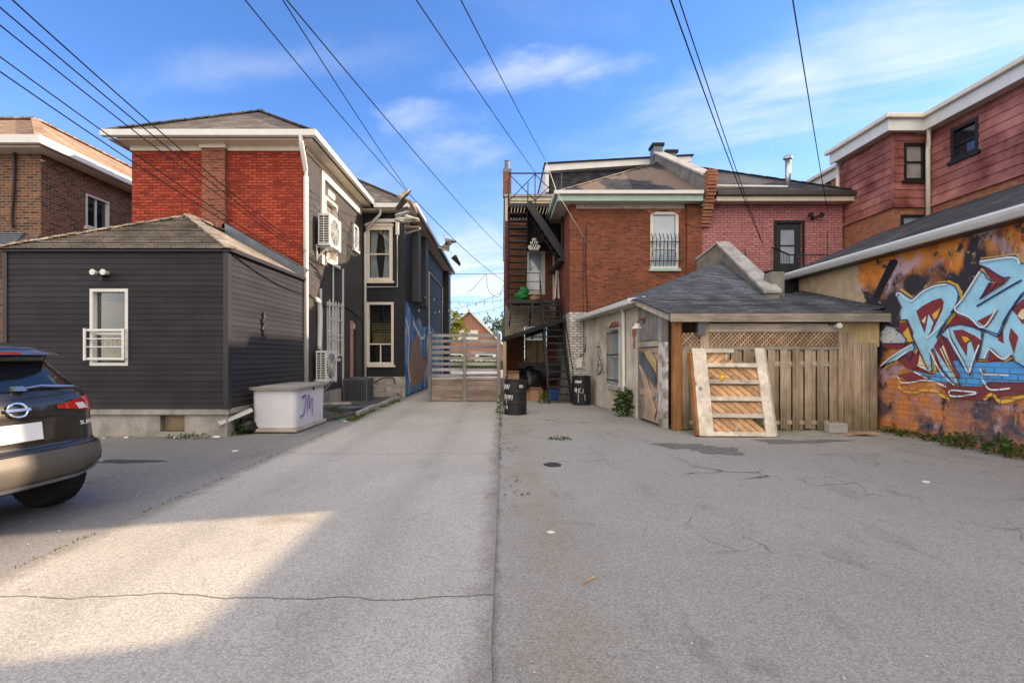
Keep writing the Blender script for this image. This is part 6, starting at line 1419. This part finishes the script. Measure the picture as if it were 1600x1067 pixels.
for sd in (-1, 1):
    m = MB()
    patch(m, 1.20, 1.455, 0.0, .62, sd, .010, 8, 12, lambda a, b: (1.19+.265*b+.012*a*(1-b), a*(.70-.10*b)))
    m.build('rear_window', 'pane_dark', CAR, local=True, smooth=True)
    m = MB(); patch(m, .9, 1.1, .6, 1.1, sd, .014, 8, 12, lambda a, b: ((.93+.09*(1-a))+b*(.03+.19*min(1, a*1.2)), .30+.74*a)); lmp = m.build('tail_light', 'lamp_red', CAR, local=True, smooth=True)
    m = MB(); patch(m, .9, 1.1, .6, 1.1, sd, .020, 4, 6, lambda a, b: (1.0+.0*a+b*.055, .50+.10*a-.03*b)); m.build('reversing_lens', 'lamp_white', lmp, local=True, smooth=True)
    m = MB(); patch(m, .48, .53, .72, .98, sd, .008, 3, 8, lambda a, b: (.475+.045*b+.01*a, .72+.24*a)); m.build('reflector', 'lamp_red', CAR, local=True, smooth=True)
    m = MB(); patch(m, 0, 0, 0, 0, sd, .014, 3, 14, lambda a, b: (.375+.04*b+.055*(a > .75)*(1-abs(a-.85)/.15 if a > .7 else 0), .72*a)); m.build('skid_plate', 'galv', CAR, local=True, smooth=True)
    m = MB(); patch(m, 1.2, 1.45, 1.05, 2., sd, .008, 6, 20, lambda a, b: (1.2+.26*b, 1.06+.85*a-.12*b*(1-a)*0)); m.build('side_window', 'pane_dark', CAR, local=True, smooth=True)
    m = MB(); m.tube(smoothpts([CS(1.63, .95, sd)+Vector((.1, 0, .0)), CS(1.64, 1.05, sd)+Vector((.2, 0, .07)), CS(1.65, 1.3, sd)+Vector((0, 0, .09)), CS(1.65, 1.7, sd)+Vector((0, 0, .05))]), .022, 6); m.build('roof_rail', 'galv', CAR, local=True, smooth=True)
    for x in (.74, 3.5):
        wl = MB(); yc = sd*.74
        prof = [(.24, -.11), (.33, -.118), (.355, -.10), (.36, -.06), (.36, .06), (.355, .10), (.33, .118), (.24, .11)]
        wl.lathe(prof, (x, yc, .36), 36, ax='y'); 
        wh_ = MB(); wh_.lathe([(.02, .03*sd), (.10, .05*sd), (.235, .07*sd), (.24, .0), (.2, -.03*sd), (.02, -.02*sd)], (x, yc, .36), 24, ax='y')
        wo = wl.build('wheel', 'tyre', CAR, local=True, smooth=False); wh_.build('rim', 'rim', wo, local=True)
        tr = MB()
        for k in range(48):
            a = k*2*math.pi/48
            for y0, y1 in ((-.095, -.035), (-.025, .025), (.035, .095)):
                e = .022; f = lambda q, y: (x+.3615*math.cos(q), yc+y, .36+.3615*math.sin(q)); g2 = lambda q, y: (x+.367*math.cos(q), yc+y, .36+.367*math.sin(q))
                tr.hexa([f(a, y0), f(a+.09, y0), f(a+.09+e, y1), f(a+e, y1)], [g2(a, y0), g2(a+.09, y0), g2(a+.09+e, y1), g2(a+e, y1)])
        tr.build('tread', 'tyre', wo, local=True)
m = MB(); m.grid(lambda a, b: (lambda s_, sd: CS(1.515+.03*b, s_, sd)+Vector((-.10*(1-b)-.02, 0, .012*b)))(abs(a-.5)*1.5, -1 if a < .5 else 1), 24, 3); m.grid(lambda a, b: (lambda s_, sd: CS(1.515, s_, sd)+Vector((-.12+.16*b, 0, -.012-.01*b)))(abs(a-.5)*1.5, -1 if a < .5 else 1), 24, 2); m.build('spoiler', 'car', CAR, local=True, smooth=True)
m = MB(); m.grid(lambda a, b: Vector((.318-.03-.02, -.14+.28*a, 1.52+.018*b)), 4, 2); m.build('brake_light', 'lamp_red', CAR, local=True)
TC = lambda u, d, v: Vector((lerp(ZL, XR, v)-d, -u, v))    # tail plane, u to the viewer's right
m = MB(); m.boxT(TC, -.42, .42, .004, .014, .76, .955); m.build('plate_recess', 'car', CAR, local=True)
m = MB(); m.boxT(TC, -.24, .18, .015, .022, .775, .925); m.build('licence_plate', 'plate', CAR, local=True)
m = MB(); m.tube([TC(.0+.075*math.cos(k*math.pi/16), .022, 1.045+.058*math.sin(k*math.pi/16)) for k in range(33)], .010, 8); m.boxT(TC, -.095, .095, .018, .034, 1.035, 1.058); m.build('emblem', 'chrome', CAR, local=True)
m = MB(); m.tube([TC(.10, .03, 1.215), TC(.3, .028, 1.235), TC(.58, .02, 1.215)], .011, 6); m.boxT(TC, .06, .14, .01, .05, 1.20, 1.24); m.build('wiper', 'galv', CAR, local=True)
cu = bpy.data.curves.new('t', 'FONT'); cu.body = 'SL AWD'; cu.size = .055; cu.extrude = .003; cu.align_x = 'CENTER'
ob = bpy.data.objects.new('t', cu); COL.objects.link(ob); dg = bpy.context.evaluated_depsgraph_get(); dg.update(); me = bpy.data.meshes.new_from_object(ob.evaluated_get(dg)); bpy.data.objects.remove(ob)
m = MB(); m.mesh([CS(.845+v.co.y, .62+v.co.x*1.0, -1)+CN(.86, .62, -1)*(.008+v.co.z) for v in me.vertices], [list(p.vertices) for p in me.polygons]); m.build('badge', 'white', CAR, local=True)
for sd in (-1, 1):
    m = MB(); patch(m, 0, 0, 0, 0, sd, .004, 12, 1, lambda a, b: (.70+.25*b, .665+.010*a)); patch(m, 0, 0, 0, 0, sd, .004, 1, 20, lambda a, b: (.695+.008*b, 1.25*a)); patch(m, 0, 0, 0, 0, sd, .004, 1, 14, lambda a, b: (1.128+.006*b+.03*a, .66*a)); m.build('panel_gap', 'ac_dark', CAR, local=True)
m = MB(); m.box(.55, 4.2, -.55, .55, .24, .42); m.build('underbody', 'ac_dark', CAR, local=True)

# ================================================================== overhead cables
def cable(lab, pts, r=.012, sag=.0, name='overhead_cable', mat='cable_black', grp='overhead cables'):
    pts = [Vector(p) for p in pts]
    if sag and len(pts) == 2:
        a, b = pts; pts = [a.lerp(b, k/24)-Vector((0, 0, sag*4*(k/24)*(1-k/24))) for k in range(25)]
    m = MB(); m.tube(pts, r*.78, 6); return tag(m.build(name, mat, smooth=True), lab, 'cable', grp)
def ext(a, b, k):
    a, b = Vector(a), Vector(b); return a+(a-b)*k
hp = [(P(0, 55, 6.2), (-5.0, 13.6, 3.72)), (P(0, 77, 6.0), (-5.0, 13.7, 3.66)), (P(0, 2, 5.6), (-5.0, 13.5, 4.0)), (P(32, 0, 5.4), (-5.0, 13.5, 4.06)), (P(64, 0, 5.2), (-5.0, 13.45, 4.12))]
nm = ['second lowest of the five cables sweeping down from the upper left to the red house', 'lowest of the five cables sweeping down from the upper left to the red house', 'middle one of the five cables crossing the red brick wall', 'second highest of the five cables crossing the red brick wall', 'highest of the five cables from the upper left to the red house']
for (a, b), l in zip(hp, nm): cable(l, [ext(a, b, .6), b], .011, .30)
sh_ = P(636, 300, 15.5)
cable('left cable of the pair that meets at the hanging shoes', [ext(P(392, 0, 7), sh_, .5), sh_], .012, .12)
cable('right cable of the pair that meets at the hanging shoes', [ext(P(447, 0, 7), sh_, .5), sh_+Vector((.02, 0, .05))], .012, .12)
far_ = P(800, 447, 34.5)
cable('cable running on from the hanging shoes down the alley', [sh_, far_], .016, .3)
cable('single cable right of the shoe pair running down the alley', [ext(P(465, 0, 7), P(802, 404, 34.5), .2), P(802, 404, 34.5)], .013, .35)
cable('cable from the top centre to the upper fire escape railing', [ext(P(657, 0, 7), P(838, 272, 17.7), .6), P(838, 272, 17.7)], .012, .10)
j = P(853, 252, 19.0)
cable('steeper cable from the top centre to the slate attic corner', [ext(P(725, 0, 7), j, .6), j], .012, .10)
cable('pale service cable from the attic corner down the brown brick wall', [j, P(870, 300, 15.5), P(918, 380, 16.1)], .013, 0, mat='cream')
cable('left cable of the twisted pair down to the pink wall', [ext(P(1060, 0, 6), P(1192, 382, 16.1), .6), P(1192, 382, 16.1)], .012, .28)
cable('right cable of the twisted pair down to the pink wall', [ext(P(1069, 0, 6), P(1193, 384, 16.1), .6), P(1193, 384, 16.1)], .010, .20)
cable('lone cable at the right going down to the pink wall beside the floodlight', [ext(P(1241, 0, 6), P(1293, 330, 16.1), .6), P(1293, 330, 16.1)], .011, .12)
cable('level cable spanning the alley between both houses', [(-3.3, 27, 6.15), (.16, 27, 6.15)], .018, .05)
SLT = thing('string_lights', 'string of small bulbs hung across the alley above the gate', 'string lights', (-1.7, 22, 4.0))
m = MB(); cps = []
for a, b, s in (((-3.5, 21, 4.2), (.14, 21.5, 4.05), .25), ((-3.5, 24, 3.8), (.14, 24.5, 4.1), .3), ((-3.5, 19.2, 3.4), (.14, 22.6, 4.6), .35)):
    a, b = Vector(a), Vector(b); q = [a.lerp(b, k/20)-Vector((0, 0, s*4*(k/20)*(1-k/20))) for k in range(21)]; m.tube(q, .008, 5); cps.append(q)
m.build('wire', 'black', SLT)
for q in cps:
    for k in range(1, 20, 2): m = MB(); m.lathe([(.01, 0), (.01, -.04), (.024, -.06), (.022, -.10), (.006, -.115)], q[k], 8); m.build('bulb', 'bulb', SLT)
m = MB(); m.tube(smoothpts([(-.9, 27, 6.1), (-1.6, 27, 5.3), (-1.9, 27, 5.1)]), .012, 5); m.tube(smoothpts([(-.85, 27, 6.1), (-.75, 26.8, 5.2), (-.2, 26, 4.7), (.14, 25, 5.3)]), .012, 5)
tag(m.build('dangling_cable', 'black'), 'loose cable dangling in a loop below the level cable over the alley', 'cable')
# shoes thrown over the cable
SM = [plain('shoe_black', (.03, .03, .032), .6), plain('shoe_tan', (.20, .155, .115), .7, var=.3), plain('shoe_white', (.36, .35, .33), .7, var=.4), plain('shoe_brown', (.09, .065, .05), .7, var=.3)]
def shoe(loc, rot, mi, sm, lab):
    d = thing('sneaker', lab, 'shoe', loc, 0, 'shoes hanging from the cable'); d.rotation_euler = rot
    rings = []; N = 12
    for x, w, h0, h in ((-.14, .03, 0, .05), (-.13, .038, 0, .12), (-.08, .04, 0, .135), (-.03, .038, 0, .11), (.03, .042, 0, .085), (.09, .047, 0, .06), (.14, .04, 0, .045), (.165, .015, .005, .03)):
        rings.append([Vector((x, w*math.cos(a*2*math.pi/N), .03+max(h0, (h-.0)*(.5+.5*math.sin(a*2*math.pi/N))))) for a in range(N)])
    m = MB(); m.mesh([v for r in rings for v in r], [[i*N+j, i*N+(j+1) % N, (i+1)*N+(j+1) % N, (i+1)*N+j] for i in range(7) for j in range(N)]+[list(range(N)), list(range(7*N, 8*N))]); m.build('upper', SM[mi], d, local=True, smooth=True)
    out = [(-.15, .03), (-.10, .042), (0, .04), (.08, .05), (.15, .042), (.18, .012)]; pl = [(x, y) for x, y in out]+[(x, -y) for x, y in out[::-1]]
    m = MB(); m.hexa([(x, y, 0) for x, y in pl], [(x, y, .034) for x, y in pl]); m.build('sole', SM[sm], d, local=True)
    d.scale = (1.5, 1.5, 1.5)
shl = ['topmost grey shoe in the bundle knotted at the near cable', 'brown shoe left in the near bundle', 'tan shoe turned sideways at the right of the near bundle', 'black shoe with white toe at the lower left of the near bundle', 'pale high shoe hanging below the near bundle', 'second pale shoe hanging below the near bundle', 'lowest shoe of the near bundle with a thick white sole']
for (px, py, rot, mi, sm), l in zip(((634, 305, (.5, -.9, .3), 2, 0), (626, 316, (1.2, .6, 2.5), 3, 0), (644, 320, (1.9, 1.0, .6), 1, 2), (630, 332, (.3, .25, 3.0), 0, 2), (629, 345, (.2, -.3, 3.3), 2, 2), (643, 344, (.3, -.2, .4), 2, 1), (645, 358, (.9, -.35, .1), 3, 2)), shl):
    shoe(P(px, py, 15.5)-Vector((0, 0, .06)), rot, mi, sm, l)
shl = ['pale shoe at the top of the far bundle over the alley', 'dark shoe in the middle of the far bundle', 'black shoe hanging lowest from the far bundle', 'grey shoe on the left of the far bundle']
fp = Vector(sh_).lerp(far_, .35)
for (dx, dz, rot, mi, sm), l in zip(((.10, .12, (.2, -.2, .2), 2, 0), (-.05, .02, (.6, .4, 2.8), 0, 2), (.30, -.65, (.5, .7, .3), 0, 3), (-.18, -.15, (.1, -.3, 3.0), 1, 2)), shl):
    c = P(700, 385, 20.5); shoe(c+Vector((dx, 0, dz)), rot, mi, sm, l)
m = MB(); m.tube([P(692, 365, 20.5)+Vector((.0, 0, .0)), P(697, 380, 20.5), P(706, 398, 20.5)], .008, 5); tag(m.build('shoelace', 'black'), 'knotted laces holding the far bundle of shoes', 'laces')
# ================================================================== beyond the gate
FH = thing('gabled_house', 'far brick house with a steep front gable and white windows beyond the gate', 'house', (-5, 74, 0))
Y0 = 70; m = MB(); cxh = P(733, 0, Y0).x
m.face([(cxh-6.3, Y0, 0), (cxh+6.3, Y0, 0), (cxh+6.3, Y0, 1.7), (cxh, Y0, 8.0), (cxh-6.3, Y0, 1.7)]); m.face([(cxh+6.3, Y0, 0), (cxh+6.3, Y0+11, 0), (cxh+6.3, Y0+11, 1.7), (cxh+6.3, Y0, 1.7)]); m.face([(cxh-6.3, Y0, 0), (cxh-6.3, Y0+11, 0), (cxh-6.3, Y0+11, 1.7), (cxh-6.3, Y0, 1.7)])
m.build('wall', brickmat('far_red_brick', (.33, .13, .09), (.42, .18, .13), (.30, .2, .16), stain=0.), FH)
m = MB()
for s in (-1, 1): m.slab([(cxh, Y0-.4, 8.25), (cxh+s*6.9, Y0-.4, 1.3), (cxh+s*6.9, Y0+11.4, 1.3), (cxh, Y0+11.4, 8.25)], (0, 0, .14))
m.build('roof', 'roof_brown', FH)
m = MB()
for s in (-1, 1): m.beam((cxh, Y0-.43, 8.2), (cxh+s*6.9, Y0-.43, 1.25), .05, .3)
m.build('barge_board', 'white', FH)
TFH = TY(Y0)
for a, b, z0, z1 in ((cxh-1.6, cxh+1.3, 3.9, 5.3), (cxh-3.6, cxh-.6, .6, 2.2), (cxh+.9, cxh+3.9, .6, 2.2)):
    window(FH, TFH, a, b, z0, z1, fw=.5, inset=-.02, rows=2, proud=.06)
def tree(loc, h, r, lab, mat, n, sz, seed):
    rg = random.Random(seed); t = thing('tree', lab, 'tree', loc, 0, 'trees beyond the gate'); L = Vector(loc); m = MB()
    m.tube([L, L+Vector((.1, .1, h*.3)), L+Vector((-.1, 0, h*.6)), L+Vector((0, 0, h*.9))], [r*.08, r*.065, r*.04, r*.015], 8)
    tips = []
    for k in range(16):
        a = rg.uniform(0, 6.28); z = h*rg.uniform(.3, .8); q = Vector((math.cos(a)*r*rg.uniform(.5, .95), math.sin(a)*r*rg.uniform(.5, .95), z+h*rg.uniform(.05, .2))); m.tube([L+Vector((0, 0, z*.8)), L+Vector((q.x*.5, q.y*.5, (z*.8+q.z)/2+.1)), L+q], [r*.03, r*.02, r*.008], 5); tips.append(q)
    m.build('trunk', 'bark', t); m = MB()
    cl = [(q, r*rg.uniform(.22, .42)) for q in tips]+[(Vector((rg.gauss(0, r*.35), rg.gauss(0, r*.35), h*rg.uniform(.5, .98))), r*rg.uniform(.2, .38)) for k in range(14)]
    for k in range(n):
        c, cr = cl[rg.randrange(len(cl))]; d = Vector((rg.gauss(0, 1), rg.gauss(0, 1), rg.gauss(0, .8))); d = d.normalized()*cr*rg.random()**.45; p = L+c+d
        e = Vector((rg.gauss(0, 1), rg.gauss(0, 1), rg.gauss(0, .7))).normalized(); s = e.cross(Vector((rg.gauss(0, 1), rg.gauss(0, 1), rg.gauss(0, 1)))).normalized(); q = sz*rg.uniform(.6, 1.4)
        m.face([p, p+e*q*.5+s*q*.3, p+e*q, p+e*q*.5-s*q*.3], rg.random())
    m.build('crown', mat, t)
tree((P(700, 0, 40).x-.4, 40, 0), 5.4, 1.8, 'slender yellow green tree left of the gabled house beyond the gate', 'leaf_yellow', 2200, .26, 1)
tree((P(778, 0, 90).x+1.0, 90, 0), 9.6, 4.2, 'broad green tree right of the gabled house beyond the gate', 'leaf_green', 3000, .42, 2)
tree((P(690, 0, 58).x-3.8, 60, 0), 7.0, 3.0, 'green tree behind the slender yellow tree beyond the gate', 'leaf_green', 2400, .42, 3)
m = MB(); rg = random.Random(8)
for k in range(3500):
    p = Vector((rg.uniform(-16, 4), 56+rg.uniform(-.6, .6), rg.uniform(.05, 1.15))); e = Vector((rg.gauss(0, 1), rg.gauss(0, 1), rg.gauss(0, .7))).normalized(); s = e.cross(Vector((rg.gauss(0, 1), rg.gauss(0, 1), 1))).normalized(); q = .2
    m.face([p, p+e*q*.5+s*q*.3, p+e*q, p+e*q*.5-s*q*.3], rg.random())
m.box(-16, 4, 55.6, 56.4, 0, .95, .1)
tag(m.build('hedge', 'leaf_green'), 'clipped green hedge before the gabled house beyond the gate', 'hedge')
